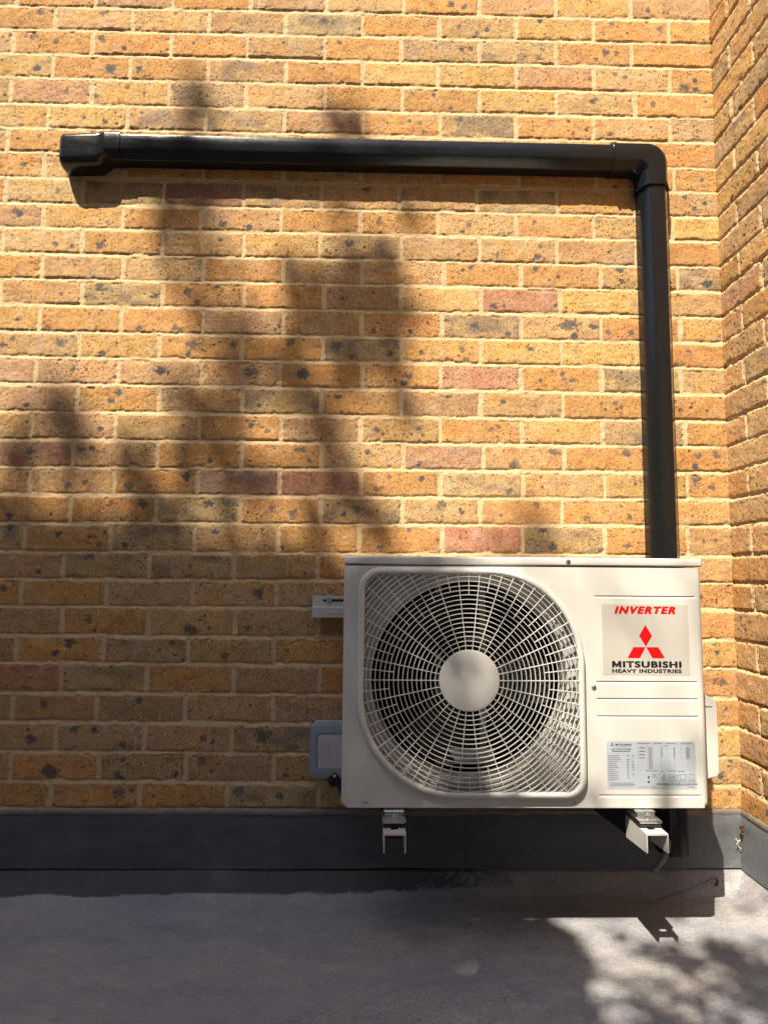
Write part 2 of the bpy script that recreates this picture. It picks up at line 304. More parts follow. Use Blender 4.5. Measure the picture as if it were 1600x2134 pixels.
def roof_material():
    mt, nt, b = newmat('mineral_roof_membrane')
    co = objco(nt)
    mp = N(nt, 'ShaderNodeMapping'); mp.inputs['Scale'].default_value = (1, 1.7, 1); mp.inputs['Rotation'].default_value = (0, 0, math.radians(-18))
    L(nt, co, mp.inputs['Vector']); cm = mp.outputs[0]
    n0 = noise(nt, cm, 3.2, 5, .6, .6); n1 = noise(nt, cm, 14, 6, .65, .4); n2 = noise(nt, co, 260, 3, .7); n3 = noise(nt, cm, 60, 5, .7)
    base = ramp(nt, n0, .30, (.222, .232, .268), .72, (.350, .328, .318), [(.5, (.280, .278, .298))])
    base = mix(nt, 1.0, base, ramp(nt, n1, .3, (.86, .86, .88), .72, (1.12, 1.11, 1.09)), 'MULTIPLY')
    base = mix(nt, 1.0, base, ramp(nt, n3, .3, (.86, .86, .88), .7, (1.13, 1.13, 1.12)), 'MULTIPLY')
    base = mix(nt, 1.0, base, ramp(nt, n2, .3, (.72, .72, .74), .72, (1.28, 1.27, 1.25)), 'MULTIPLY')
    gr = math_(nt, 'MULTIPLY', ramp(nt, noise(nt, cm, 5, 4, .6, 1.5), .50, 0, .66, 1), ramp(nt, noise(nt, cm, 95, 4, .75), .50, 0, .60, 1))
    base = mix(nt, math_(nt, 'MULTIPLY', gr, .55), base, (.085, .088, .10))
    gl = math_(nt, 'MULTIPLY', ramp(nt, noise(nt, cm, 4, 4, .6, 1), .50, 0, .68, 1), ramp(nt, noise(nt, cm, 120, 3, .7), .56, 0, .66, 1))
    base = mix(nt, math_(nt, 'MULTIPLY', gl, .45), base, (.50, .48, .47))
    # dark band along the upstand, ragged-edged and fading to the right
    at = N(nt, 'ShaderNodeAttribute', attribute_name='dark_band')
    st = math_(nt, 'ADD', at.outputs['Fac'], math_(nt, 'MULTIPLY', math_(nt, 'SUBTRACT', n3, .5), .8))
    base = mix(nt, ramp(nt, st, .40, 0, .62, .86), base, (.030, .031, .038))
    sx = N(nt, 'ShaderNodeTexVoronoi'); sx.inputs['Scale'].default_value = 75; L(nt, co, sx.inputs['Vector'])
    sc = N(nt, 'ShaderNodeSeparateColor'); L(nt, sx.outputs['Color'], sc.inputs[0])
    fl = math_(nt, 'MULTIPLY', ramp(nt, sx.outputs['Distance'], .05, 1, .16, 0), ramp(nt, sc.outputs[0], .93, 0, .945, 1))
    base = mix(nt, fl, base, (.42, .38, .34))
    L(nt, base, b.inputs['Base Color'])
    b.inputs['Roughness'].default_value = .78
    b.inputs['Specular IOR Level'].default_value = .35
    h = math_(nt, 'ADD', math_(nt, 'MULTIPLY', n2, .5), math_(nt, 'MULTIPLY', n3, 1.2))
    bump(nt, b, h, .0022, .8)
    return mt
M_ROOF = roof_material()

def flashing_material():
    mt, nt, b = newmat('dull_dark_flashing_sheet')
    co = objco(nt)
    mp = N(nt, 'ShaderNodeMapping'); mp.inputs['Scale'].default_value = (1, 1, 3.2); L(nt, co, mp.inputs['Vector'])
    n1 = noise(nt, mp.outputs[0], 7, 6, .62, .5); n2 = noise(nt, co, 70, 5, .7); n3 = noise(nt, co, 400, 2)
    c = ramp(nt, n1, .3, (.048, .058, .080), .72, (.088, .095, .115))
    c = mix(nt, 1.0, c, ramp(nt, n2, .3, (.86, .86, .88), .7, (1.14, 1.13, 1.1)), 'MULTIPLY')
    ws = N(nt, 'ShaderNodeTexVoronoi'); ws.inputs['Scale'].default_value = 60; L(nt, co, ws.inputs['Vector'])
    sc = N(nt, 'ShaderNodeSeparateColor'); L(nt, ws.outputs['Color'], sc.inputs[0])
    fl = math_(nt, 'MULTIPLY', ramp(nt, ws.outputs['Distance'], .03, 1, .12, 0), ramp(nt, sc.outputs[0], .97, 0, .98, 1))
    c = mix(nt, fl, c, (.40, .38, .36))
    sc2 = noise(nt, mp.outputs[0], 22, 8, .75, 2.5)
    c = mix(nt, ramp(nt, sc2, .63, 0, .70, .35), c, (.17, .165, .16))
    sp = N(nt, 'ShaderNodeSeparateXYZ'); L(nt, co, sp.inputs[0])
    dust_and_sun = math_(nt, 'MULTIPLY', ramp(nt, math_(nt, 'MULTIPLY', sp.outputs[0], .5), .86, 0, .92, 1), ramp(nt, n2, .30, .45, .70, .95))  # chalky dust, with the sunlit corner's brightness painted into the colour
    c = mix(nt, dust_and_sun, c, (.165, .168, .175))
    L(nt, c, b.inputs['Base Color'])
    L(nt, ramp(nt, n1, .3, .42, .7, .62), b.inputs['Roughness'])
    bump(nt, b, math_(nt, 'ADD', n2, math_(nt, 'MULTIPLY', n3, .3)), .0006, .6)
    return mt
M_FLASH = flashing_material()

def casing_material():
    mt, nt, b = newmat('ivory_powder_coat')
    co = objco(nt)
    n = noise(nt, co, 5, 3); n2 = noise(nt, co, 900, 2)
    mp = N(nt, 'ShaderNodeMapping'); mp.inputs['Scale'].default_value = (30, 30, 2.2); L(nt, co, mp.inputs['Vector'])
    sk = noise(nt, mp.outputs[0], 2.0, 6, .65); sp = noise(nt, co, 38, 6, .75)
    c = mix(nt, ramp(nt, n, .3, 0, .7, 1), (.595, .582, .558), (.620, .606, .580))
    c = mix(nt, ramp(nt, sk, .52, 0, .74, .22), c, (.50, .475, .43))
    c = mix(nt, ramp(nt, sp, .62, 0, .74, .25), c, (.46, .43, .38))
    L(nt, c, b.inputs['Base Color'])
    L(nt, ramp(nt, n, .3, .34, .7, .42), b.inputs['Roughness'])
    bump(nt, b, n2, .00012, .5)
    return mt
M_CASE = casing_material()
M_GRILLE = plain('ivory_grille_plastic', (.64, .63, .61), .42)
M_SHROUD = plain('ivory_inner_shroud', (.44, .432, .415), .5)
def pvc():
    mt, nt, b = newmat('black_gloss_pvc'); b.inputs['Specular IOR Level'].default_value = .38
    co = objco(nt)
    mp = N(nt, 'ShaderNodeMapping'); mp.inputs['Scale'].default_value = (1.2, 14, 14); L(nt, co, mp.inputs['Vector'])
    n = noise(nt, mp.outputs[0], 9, 4); n2 = noise(nt, co, 55, 6, .75, 1.2)
    c = mix(nt, ramp(nt, n2, .55, 0, .80, .5), (.009, .0095, .011), (.020, .021, .024))
    L(nt, c, b.inputs['Base Color'])
    L(nt, math_(nt, 'ADD', ramp(nt, n, .3, .13, .7, .22), ramp(nt, n2, .5, 0, .85, .12)), b.inputs['Roughness'])
    bump(nt, b, n2, .0003, .25)
    return mt
M_PVC = pvc()
M_DARK = plain('black_inner_plastic', (.012, .012, .013), .6)
M_BLADE = plain('charcoal_fan_plastic', (.014, .0145, .016), .55, spec=.25)
M_STEEL = plain('zinc_plated_steel', (.60, .62, .62), .30, 1.0, nscale=120, namp=.18)
M_GALV = plain('galvanised_motor_bracket', (.46, .46, .46), .42, .2, nscale=60, namp=.2)
M_BRKT = plain('grey_white_painted_steel', (.52, .51, .48), .45, nscale=18, namp=.07)
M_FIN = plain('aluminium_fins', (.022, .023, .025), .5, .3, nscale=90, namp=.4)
M_RUBBER = plain('black_rubber', (.012, .012, .012), .65)
M_CABLE = plain('black_cable_sheath', (.010, .010, .011), .4)
M_HOSE = plain('blue_grey_pvc_hose', (.105, .130, .165), .45, nscale=60, namp=.15)
M_BOXG = plain('slate_grey_plastic', (.245, .285, .335), .42, nscale=25, namp=.06)
M_BOXT = plain('pale_grey_plastic', (.40, .41, .44), .5)
M_LENS = plain('milky_pale_window', (.47, .44, .47), .22, spec=.6, nscale=22, namp=.10)
M_RED = plain('red_print', (.58, .004, .006), .4)
M_BLACK = plain('black_print', (.012, .012, .011), .45)
M_GREYP = plain('grey_print', (.10, .105, .115), .5)
M_LGREYP = plain('pale_grey_print', (.29, .31, .34), .5)
M_STICK = plain('satin_clear_sticker', (.475, .455, .425), .28)
M_PLATE = plain('silver_foil_sticker', (.42, .465, .54), .33, 0)
M_SEAL = plain('grey_brown_sealant', (.17, .145, .125), .6, nscale=40, namp=.25, bscale=60, bdist=.002)
M_LEAFDRY = plain('dry_brown_leaf', (.33, .15, .08), .7, nscale=200, namp=.5)
M_WHITEBIT = plain('dry_white_stalk', (.62, .58, .50), .7)
M_BARK = plain('grey_brown_bark', (.13, .10, .075), .9, nscale=20, namp=.3, bscale=40, bdist=.01)
def leafmat():
    mt, nt, b = newmat('green_leaf')
    n = noise(nt, objco(nt), 3, 3)
    L(nt, mix(nt, n, (.035, .075, .018), (.075, .12, .03)), b.inputs['Base Color'])
    b.inputs['Roughness'].default_value = .5
    return mt
M_LEAF = leafmat()

# ------------------------------------------------------------------ brick walls as one relief mesh each
def course_lines(ext_up=12):
    """(z at x=.1, z at x=1.75) of each bed joint, top to bottom, carried on above the picture"""
    z0 = list(Z0); z1 = list(Z1)
    for k in range(ext_up):
        z0.insert(0, z0[0] + .075); z1.insert(0, z1[0] + .075)
    z0 += [z0[-1] - .075, z0[-1] - .15, z0[-1] - .225]; z1 += [z1[-1] - .075, z1[-1] - .15, z1[-1] - .225]
    return np.array(z0), np.array(z1), ext_up
ZA, ZB, EXT = course_lines()
rs = np.random.RandomState(5)
NC = len(ZA) - 1
def course_joints(k):
    """x of the perpends of course k (k counted in ZA), from -2.2 to 1.92 m, plus a type letter for each brick"""
    r = k - EXT
    odd = r % 2
    j = {}
    for c in range(-10, 9):
        cc = c + (-.5 if odd else 0)
        if cc > 8.1: continue
        j[cc] = cc * .2245 + .0005 + rs.uniform(-.003, .003)
    if r in PERP:
        known = PERP[r]
        sh = np.mean([known[c] - c * .2245 for c in known])
        for cc in list(j):
            j[cc] = known[cc] if cc in known else cc * .2245 + sh + rs.uniform(-.002, .002)
    return j, odd
LET = 'ooyybbgpobo'
def brick_letter(r, cc):
    """cc = joint on the left of the brick"""
    if 0 <= r < NR:
        i = int(round(cc + (1.5 if r % 2 else 1)))
        s = CODES[r]
        if 0 <= i < len(s): return s[i]
    return LET[rs.randint(len(LET))]

def axis(fine0, fine1, step, lo, hi, coarse):
    a = list(np.arange(fine0, fine1, step))
    x = fine0; s = step; left = []
    while x > lo:
        s = min(coarse, s * 1.35); x -= s; left.append(x)
    x = a[-1]; s = step; rightp = []
    while x < hi:
        s = min(coarse, s * 1.35); x += s; rightp.append(min(x, hi))
        if x >= hi: break
    if left: left[-1] = max(left[-1], lo)
    return np.array(left[::-1] + a + rightp)

def brick_relief(name, U, V, joints_of, height_to_pt, spots, zlines, depth_scale=1.0, seed=0):
    """U along the wall, V up. joints_of(k) -> sorted [(u, letter of the brick on its right)]"""
    nu, nv = len(U), len(V)
    UU, VV = np.meshgrid(U, V, indexing='ij')
    wob = (vn(UU, VV, .011, 1 + seed) - .5) * .0030 + (vn(UU, VV, .0045, 2 + seed) - .5) * .0019 + (vn(UU, VV, .05, 3 + seed) - .5) * .0022
    wob2 = (vn(UU, VV, .013, 4 + seed) - .5) * .0032 + (vn(UU, VV, .0045, 5 + seed) - .5) * .0021 + (vn(UU, VV, .07, 6 + seed) - .5) * .0026
    tint = np.zeros((nu, nv, 3)); brick = np.zeros((nu, nv)); hgt = np.zeros((nu, nv)); spot = np.zeros((nu, nv))
    za, zb = zlines
    sU = np.clip((UU - .1) / 1.65, -2, 2)
    tints = {}
    for k in range(len(za) - 1):
        top = za[k] + (zb[k] - za[k]) * sU; bot = za[k + 1] + (zb[k + 1] - za[k + 1]) * sU
        row = (VV <= top) & (VV > bot)
        if not row.any(): continue
        J = joints_of(k)
        us = np.array([j[0] for j in J])
        idx = np.searchsorted(us, UU[row]) - 1
        idx = np.clip(idx, 0, len(us) - 1)
        lo = us[idx]; hi = np.append(us[1:], us[-1] + 5)[idx]
        u = UU[row]; v = VV[row]; t_ = top[row]; b_ = bot[row]
        w1 = wob[row]; w2 = wob2[row]
        nb = len(us)
        jt = rs.uniform(-.0012, .0012, nb)                    # each brick sits a little differently
        hh_b = rs.uniform(-.0012, .0014, nb)
        tilt = rs.uniform(-.0014, .0014, nb); trim = rs.uniform(.0040, .0060, (nb, 4))
        dl = u - lo - trim[idx, 0] + w1; dr = hi - u - trim[idx, 1] + w1
        dt = t_ - v - trim[idx, 2] + w2 + jt[idx]; db = v - b_ - trim[idx, 3] + w2 - jt[idx]
        rad = .006
        dx = np.minimum(dl, dr); dz = np.minimum(dt, db)
        cx = np.maximum(rad - dx, 0); cz = np.maximum(rad - dz, 0)
        sd_ = np.where((cx > 0) & (cz > 0), rad - np.hypot(cx, cz), np.minimum(dx, dz))
        # brick face
        prof = sstep(-.0010, .0019, sd_)
        face = hh_b[idx] + tilt[idx] * ((u - lo) / (hi - lo) - .5) + (vn(u, v, .03, 7 + seed) - .5) * .0018 + (vn(u, v, .009, 8 + seed) - .5) * .0012 - .0008 * np.exp(-np.maximum(sd_, 0) / .004)
        chip = sstep(.74, .86, vn(u, v, .016, 9 + seed)) * np.exp(-np.maximum(sd_, 0) / .006)
        face = face - chip * .004
        # struck mortar: cut back under the brick above, coming forward to the brick below
        vb = np.where(dt < db, dt, -db)                        # <0 inside the joint below top edge...
        inbed = np.minimum(dt, db) < np.minimum(dl, dr)
        s_ = np.where(v - b_ < t_ - v, (v - b_), (v - t_))     # signed distance from the bed-joint centre
        sl = np.clip((s_ + .006) / .012, 0, 1)                 # 0 = lower edge, 1 = upper edge
        mort_bed = -.0008 - (.0044 - .0030 * np.clip(vn(u, v * 0 + k, .06, 31 + seed) * 2.2 - .9, 0, 1)) * sl ** 1.6
        mort_perp = -.0020 - .0008 * np.sin(u * 900)
        mh = np.where(inbed, mort_bed, mort_perp) + (vn(u, v, .014, 10 + seed) - .5) * .0016 + (vn(u, v, .005, 11 + seed) - .5) * .0012
        mh = mh * depth_scale
        hgt[row] = mh + (face - mh) * prof
        isb = sstep(.0000, .0022, sd_)
        brick[row] = isb
        # colours of the fired clay
        base = np.array([PAL[j[1]] for j in J])
        base = base * rs.uniform(.90, 1.10, (nb, 1)) * rs.uniform(.97, 1.03, (nb, 3))
        c = base[idx].copy()
        let = np.array([j[1] for j in J])[idx]
        g1 = vn(u + idx * 3.1, v * 1.6, .055, 12 + seed); g2 = vn(u - idx * 2.3, v * 1.4, .035, 13 + seed)
        warm = np.array((1.10, .98, .80)); pale = np.array((.98, 1.10, 1.40)); cool = np.array((.80, .86, 1.06))
        a = sstep(.50, .80, g1)[:, None]; bb = sstep(.52, .82, g2)[:, None]
        c = c * (1 - a * .55) + c * warm * a * .55
        c = c * (1 - bb * .6) + c * pale * bb * .6
        g3 = sstep(.55, .85, vn(u + idx * 1.7, v * 1.3, .028, 17 + seed))[:, None]
        c = c * (1 - g3 * .5) + c * np.array((.82, .80, .84)) * g3 * .5
        ends = np.exp(-np.maximum(np.minimum(dl, dr), 0) / .018)[:, None] * sstep(.45, .7, vn(idx * 1.0, v * 0 + k, .9, 14))[:, None]
        c = c * (1 - ends * .45) + c * cool * ends * .45
        e2 = np.exp(-np.maximum(np.minimum(dt, db), 0) / .007)[:, None]
        c = c * (1 - e2 * .22) + np.array((.46, .31, .16)) * e2 * .22
        rr_ = ((let == 'r') | (let == 'd'))[:, None]
        rg = sstep(.35, .7, vn(u, v, .06, 15))[:, None]
        c = np.where(rr_, c * (1 - rg * .5) + np.array((.44, .175, .115)) * rg * .5 * np.where((let == 'd'), .62, 1.0)[:, None], c)
        gg = ((let == 'g'))[:, None]
        gn = sstep(.45, .8, vn(u, v * 1.8, .045, 16))[:, None]
        c = np.where(gg, c * (1 - gn * .5) + np.array((.15, .13, .12)) * gn * .5, c)
        tint[row] = c
    # larger burnt spots
    for (sx, sz, ra, rb) in spots:
        u0, u1 = np.searchsorted(U, [sx - ra * 1.8, sx + ra * 1.8]); v0, v1 = np.searchsorted(V, [sz - rb * 1.8, sz + rb * 1.8])
        if u1 <= u0 or v1 <= v0: continue
        a = UU[u0:u1, v0:v1]; b = VV[u0:u1, v0:v1]
        d = np.hypot((a - sx) / ra, (b - sz) / rb) * .88 + (vn(a, b, .006, 20) - .5) * .9 + (vn(a, b, .0028, 21) - .5) * .5
        spot[u0:u1, v0:v1] = np.maximum(spot[u0:u1, v0:v1], sstep(1.05, .62, d) * rs.uniform(.7, 1.0))
    hgt -= spot * brick * .0008
    P = height_to_pt(UU, VV, hgt).reshape(-1, 3)
    me = bpy.data.meshes.new(name)
    n = nu * nv
    I = np.arange(n).reshape(nu, nv)
    F = np.stack([I[:-1, :-1], I[1:, :-1], I[1:, 1:], I[:-1, 1:]], -1).reshape(-1, 4)
    me.vertices.add(n); me.vertices.foreach_set('co', P.astype(np.float32).ravel())
    me.loops.add(F.size); me.loops.foreach_set('vertex_index', F.astype(np.int32).ravel())
    me.polygons.add(len(F)); me.polygons.foreach_set('loop_start', np.arange(0, F.size, 4, dtype=np.int32))
    me.update(calc_edges=True)
    me.polygons.foreach_set('use_smooth', np.ones(len(F), bool))
    col4 = np.ones((n, 4), np.float32); col4[:, :3] = np.clip(tint.reshape(-1, 3), 0, 1)
    a = me.attributes.new('tint', 'FLOAT_COLOR', 'POINT'); a.data.foreach_set('color', col4.ravel())
    a = me.attributes.new('brick', 'FLOAT', 'POINT'); a.data.foreach_set('value', brick.astype(np.float32).ravel())
    a = me.attributes.new('spot', 'FLOAT', 'POINT'); a.data.foreach_set('value', spot.astype(np.float32).ravel())
    me.materials.append(M_BRICK)
    return me

CORNER = 1.919
def joints_main(k):
    j, odd = course_joints(k)
    r = k - EXT
    out = [(j[cc], brick_letter(r, cc)) for cc in sorted(j)]
    return out
SP = [tuple(float(t) / 1000 for t in s.split(',')) for s in SPOTS.split()]
for _ in range(420):      # beyond the picture and among the measured ones
    x = rs.uniform(-2.2, 1.9); z = rs.uniform(.2, 3.3)
    inside = -.12 < x and z < 2.45
    if inside and rs.rand() < .78: continue
    a = rs.uniform(.004, .009); SP.append((x, z, a * rs.uniform(.8, 1.6), a))
def wall_back(name, verts_front, pts):
    pass
STEP = .0023
U = axis(-.13, CORNER + .012, STEP, -2.2, CORNER + .012, .02)
V = axis(.165, 2.475, STEP, -.02, 3.30, .02)
me = brick_relief('brick_wall', U, V, joints_main, lambda u, v, h: np.stack([u, -h, v], -1), SP, (ZA, ZB))
wall = bpy.data.objects.new('brick_wall', me); COL.objects.link(wall)
# body of the wall behind its face: ends, top and back
bm = bmesh.new(); bm.from_mesh(me)
box(bm, -2.2, CORNER + .30, .010, .34, -.02, 3.30)
bm.to_mesh(me); bm.free(); me.update()
tag(wall, 'long wall of yellow stock bricks facing the camera, behind the air conditioner', 'wall')

def joints_side(k):
    r = k - EXT
    odd = r % 2
    # measured: the perpends nearest the corner stand at about .10 and .205 m
    off = .205 if odd else .100
    out = []
    us = [off + n * .2245 + rs.uniform(-.004, .004) for n in range(-1, 14)]
    for u in us:
        out.append((u - .0, 'obbgobpbyob'[rs.randint(11)]))
    return out
SP2 = []
for _ in range(130):
    a = rs.uniform(.004, .009); SP2.append((rs.uniform(0, 3), rs.uniform(.2, 3.3), a * rs.uniform(.8, 1.6), a))
ZA2 = ZA * 0 + (ZA + (ZB - ZA) * (CORNER - .1) / 1.65); 
U2 = axis(-.004, .34, STEP, -.004, 3.0, .016)
me2 = brick_relief('brick_wall', U2, V, joints_side, lambda u, v, h: np.stack([CORNER - h, -u, v], -1)[:, :, :], SP2, (ZA2, ZA2), depth_scale=2.3, seed=40)
wall2 = bpy.data.objects.new('brick_wall', me2); COL.objects.link(wall2)
bm = bmesh.new(); bm.from_mesh(me2)
box(bm, CORNER + .012, CORNER + .30, -3.0, .009, -.02, 3.30)
bm.to_mesh(me2); bm.free(); me2.update()
tag(wall2, 'side wall of yellow stock bricks running towards the camera at the right edge', 'wall')

# ------------------------------------------------------------------ flat roof underfoot
def make_ground():
    xs = axis(-.25, 1.905, .010, -6, 1.905, .5)
    def yprof():
        return axis(-.85, -.005, .010, -5.2, -.005, .5)
    ys = yprof()
    # to the right the sheet ends at the side wall's foot
    XX, YY = np.meshgrid(xs, ys, indexing='ij')
    d1 = np.clip(-YY, 0, None); d2 = np.clip(CORNER - XX, 0, None)
    def cove(d): return np.where(d < .075, .050 * np.clip((.075 - d) / .060, 0, 1) ** 2.0, 0)
    z = np.maximum(cove(d1), cove(d2) * (YY > -3.1))
    amp = np.exp(-np.hypot(XX - .9, YY + .6) / 4)
    z = z + ((vn(XX, YY, .30, 1) - .5) * .007 + (vn(XX, YY, .09, 2) - .5) * .0022) * amp
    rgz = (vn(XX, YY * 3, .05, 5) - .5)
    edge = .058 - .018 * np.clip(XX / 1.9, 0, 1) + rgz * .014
    dark_band = sstep(0.016, -.012, d1 - edge)
    dark_band = dark_band * np.clip(1.2 - sstep(.3, 1.75, XX) * 1.0, 0, 1)
    me = bpy.data.meshes.new('ground')
    nu, nv = XX.shape; n = nu * nv
    I = np.arange(n).reshape(nu, nv)
    F = np.stack([I[:-1, :-1], I[1:, :-1], I[1:, 1:], I[:-1, 1:]], -1).reshape(-1, 4)
    me.vertices.add(n); me.vertices.foreach_set('co', np.stack([XX, YY, z], -1).astype(np.float32).ravel())
    me.loops.add(F.size); me.loops.foreach_set('vertex_index', F.astype(np.int32).ravel())
    me.polygons.add(len(F)); me.polygons.foreach_set('loop_start', np.arange(0, F.size, 4, dtype=np.int32))
    me.update(calc_edges=True); me.polygons.foreach_set('use_smooth', np.ones(len(F), bool))
    a = me.attributes.new('dark_band', 'FLOAT', 'POINT'); a.data.foreach_set('value', dark_band.astype(np.float32).ravel())
    me.materials.append(M_ROOF)
    o = bpy.data.objects.new('ground', me); COL.objects.link(o)
    tag(o, 'grey mineral felt of the flat roof underfoot, dirty and dappled', kind='structure')
    bm = bmesh.new()
    box(bm, -6.0, 6, -5.2, 6, -.40, -.035)
    o2 = bm_obj('roof_slab', bm, M_ROOF)
    tag(o2, 'slab of the flat roof below the felt', kind='structure')
    o3 = link_mesh('lawn', [(-150, -150, -3), (150, -150, -3), (150, 150, -3), (-150, 150, -3)], [(0, 1, 2, 3)], plain('dull_grass', (.045, .060, .022), .9, nscale=2, namp=.3))  # unseen dark ground, added to cut light bounced onto the wall
    tag(o3, 'lawn a storey below the flat roof, added out of view to cut bounced light', kind='structure')
make_ground()

# ------------------------------------------------------------------ flashing sheets
def flashing(x0, x1, label, side=False, seed=0, lap=False):
    root = empty('flashing', ((x0 + x1) / 2, -.015, .052) if not side else (CORNER - .015, -(x0 + x1) / 2, .052))
    tag(root, label, 'flashing', 'dark flashing sheets along the foot of the walls')
    n = max(4, int((x1 - x0) / .02)); bm = bmesh.new()
    rows = [(.187, .0045), (.183, .0065), (.15, .0085), (.10, .0120), (.056, .0160), (.052, .0165)]
    th = .0022
    def pt(u, z, d):
        w = float(vn(np.array(u), np.array(z), .22, 30 + seed) - .5) * .0075 * (1 - abs(z - .10) / .2)
        dz = float(vn(np.array(u), np.array(0.), .10, 33 + seed) - .5) * .0030 if z < .06 else (float(vn(np.array(u), np.array(1.), .15, 34 + seed) - .5) * .004 if z > .18 else 0)
        d = d + w + (.0030 if lap else 0)
        return (u, -d, z + dz) if not side else (CORNER - d, -u, z + dz)
    F = [[bm.verts.new(pt(x0 + (x1 - x0) * i / n, z, d)) for i in range(n + 1)] for z, d in rows]
    B = [[bm.verts.new(Vector(pt(x0 + (x1 - x0) * i / n, z, d)) + (Vector((0, th, 0)) if not side else Vector((th, 0, 0)))) for i in range(n + 1)] for z, d in rows]
    for G in (F, B):
        for r in range(len(rows) - 1):
            for i in range(n): bm.faces.new((G[r][i], G[r][i + 1], G[r + 1][i + 1], G[r + 1][i]))
    for r in (0, len(rows) - 1):
        for i in range(n): bm.faces.new((F[r][i], F[r][i + 1], B[r][i + 1], B[r][i]))
    for r in range(len(rows) - 1):
        for i in (0, n): bm.faces.new((F[r][i], F[r + 1][i], B[r + 1][i], B[r][i]))
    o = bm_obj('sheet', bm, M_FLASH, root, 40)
    # uneven bead of sealant along the top edge
    bm = bmesh.new(); rings = []
    m_ = max(6, int((x1 - x0) / .012))
    for i in range(m_ + 1):
        u = x0 + (x1 - x0) * i / m_
        k = .0045 + float(vn(np.array(u), np.array(2.), .05, 35 + seed)) * .0035
        dz = float(vn(np.array(u), np.array(3.), .12, 36 + seed) - .5) * .004
        ring = []
        for a in range(7):
            t = math.pi * a / 6
            zz = .1865 + dz + math.cos(t) * (k + .003); dd = .0035 + math.sin(t) * k * .9
            ring.append((u, -dd, zz) if not side else (CORNER - dd, -u, zz))
        rings.append(ring)
    loft(bm, rings, True, True)
    bm_obj('sealant', bm, M_SEAL, root, 60)
    anchor(root)
flashing(-2.2, 1.1895, 'long dark flashing sheet along the wall foot, left of the joint under the fan', seed=0)
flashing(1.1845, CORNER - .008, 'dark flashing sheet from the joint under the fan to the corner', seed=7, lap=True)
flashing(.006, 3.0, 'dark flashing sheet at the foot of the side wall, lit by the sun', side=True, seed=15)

# ------------------------------------------------------------------ black trunking on the wall
TZ = 1.990; TX = 1.7195
def trunk_prof(g=0.0):
    """(w, d) half profile across the duct: w across, d off the wall"""
    pts = [(.0385, .001), (.0385, .0345), (.0378, .0372), (.0362, .0398), (.0228, .0612), (.0210, .0632), (.0185, .0640)]
    out = [(w + g, d + (g if d > .01 else 0)) for w, d in pts]
    return [(w, d) for w, d in out] + [(-w, d) for w, d in out[::-1]]
root = empty('pipe_cover', (TX, -.001, .10))
tag(root, 'black plastic pipe cover running along the brick wall, bending down behind the white unit', 'pipe cover')
bm = bmesh.new()
pr = trunk_prof()
loft(bm, [[(x, -d, TZ + w) for w, d in pr] for x in (.20, .9, 1.618)])
bm_obj('horizontal_duct', bm, M_PVC, root, 20)
bm = bmesh.new()
loft(bm, [[(TX + w, -d, z) for w, d in pr] for z in (.098, 1.0, 1.912)])
bm_obj('vertical_duct', bm, M_PVC, root, 25)
# elbow: each lane of the profile follows its own corner radius
bm = bmesh.new(); rings = []
pe = trunk_prof(.0032)
def elbow_pt(w, d, s):
    rad = .020 + (w + .042) / .084 * .038
    cx = TX + w; cz = TZ + w
    if s < 0: return (1.604 + (cx - rad - 1.604) * (1 + s), -d, cz)
    if s > 1: return (cx, -d, (cz - rad) + (1.897 - (cz - rad)) * (s - 1))
    a = s * math.pi / 2
    return (cx - rad + rad * math.sin(a), -d, cz - rad + rad * math.cos(a))
for s in [-1, -.5] + [i / 14 for i in range(15)] + [1.5, 2]:
    rings.append([elbow_pt(w, d, s) for w, d in pe])
loft(bm, rings)
bm_obj('elbow', bm, M_PVC, root, 30)
for pts_ in ([[(x, -d, TZ + w) for w, d in trunk_prof(.0052)] for x in (1.6005, 1.6060)], [[(TX + w, -d, z) for w, d in trunk_prof(.0052)] for z in (1.8955, 1.9010)]):
    bm = bmesh.new(); loft(bm, pts_); bm_obj('elbow_rim', bm, M_PVC, root, 25)
bm = bmesh.new()          # small moulded marks on the elbow
for i in range(1): box(bm, 1.700 + i * .0055, 1.7025 + i * .0055, -.0680, -.0670, 2.010 - i * .004, 2.0125 - i * .004, .0004, 1)
bm_obj('moulded_mark', bm, M_PVC, root)
# collar and bulging wall-entry cap
bm = bmesh.new(); pc = trunk_prof(.0028)
loft(bm, [[(x, -d, TZ + w) for w, d in pc] for x in (.186, .228)])
bm_obj('collar', bm, M_PVC, root, 25)
bm = bmesh.new()
for i in range(1): box(bm, .205 + i * .006, .2085 + i * .006, -.0678, -.0665, 1.99, 1.994, .0004, 1)
bm_obj('moulded_mark', bm, M_PVC, root)
bm = bmesh.new(); rings = []
prof = [(.0550, .82, .72), (.0558, .88, .82), (.0580, .925, .89), (.0620, .965, .95), (.0680, .99, .985), (.077, 1, 1), (.163, 1, 1), (.172, .985, .985), (.181, .945, .94), (.189, .885, .865), (.198, .865, .825)]
for x, sw, sd_ in prof:
    x = .061 + (x - .055) * .137 / .143; ring = []
    H = .0470; D = .068; zc = 1.9690 + .024 * max(0, (x - .150) / .048) ** 1.3
    base = [(1, .0), (1, .55), (.985, .69), (.94, .82), (.87, .91), (.78, .965), (.68, .99), (.58, 1.0)]
    low = [(1, .0), (1, .40), (.985, .56), (.94, .72), (.86, .86), (.76, .95), (.66, .99), (.56, 1.0)]
    full = base + [(-a, b) for a, b in low[::-1]]
    for a, b in full: ring.append((x, -max(.001, D * b * sd_), zc + H * a * sw))
    rings.append(ring)
loft(bm, rings)
bm_obj('wall_cap', bm, M_PVC, root, 50)
anchor(root)

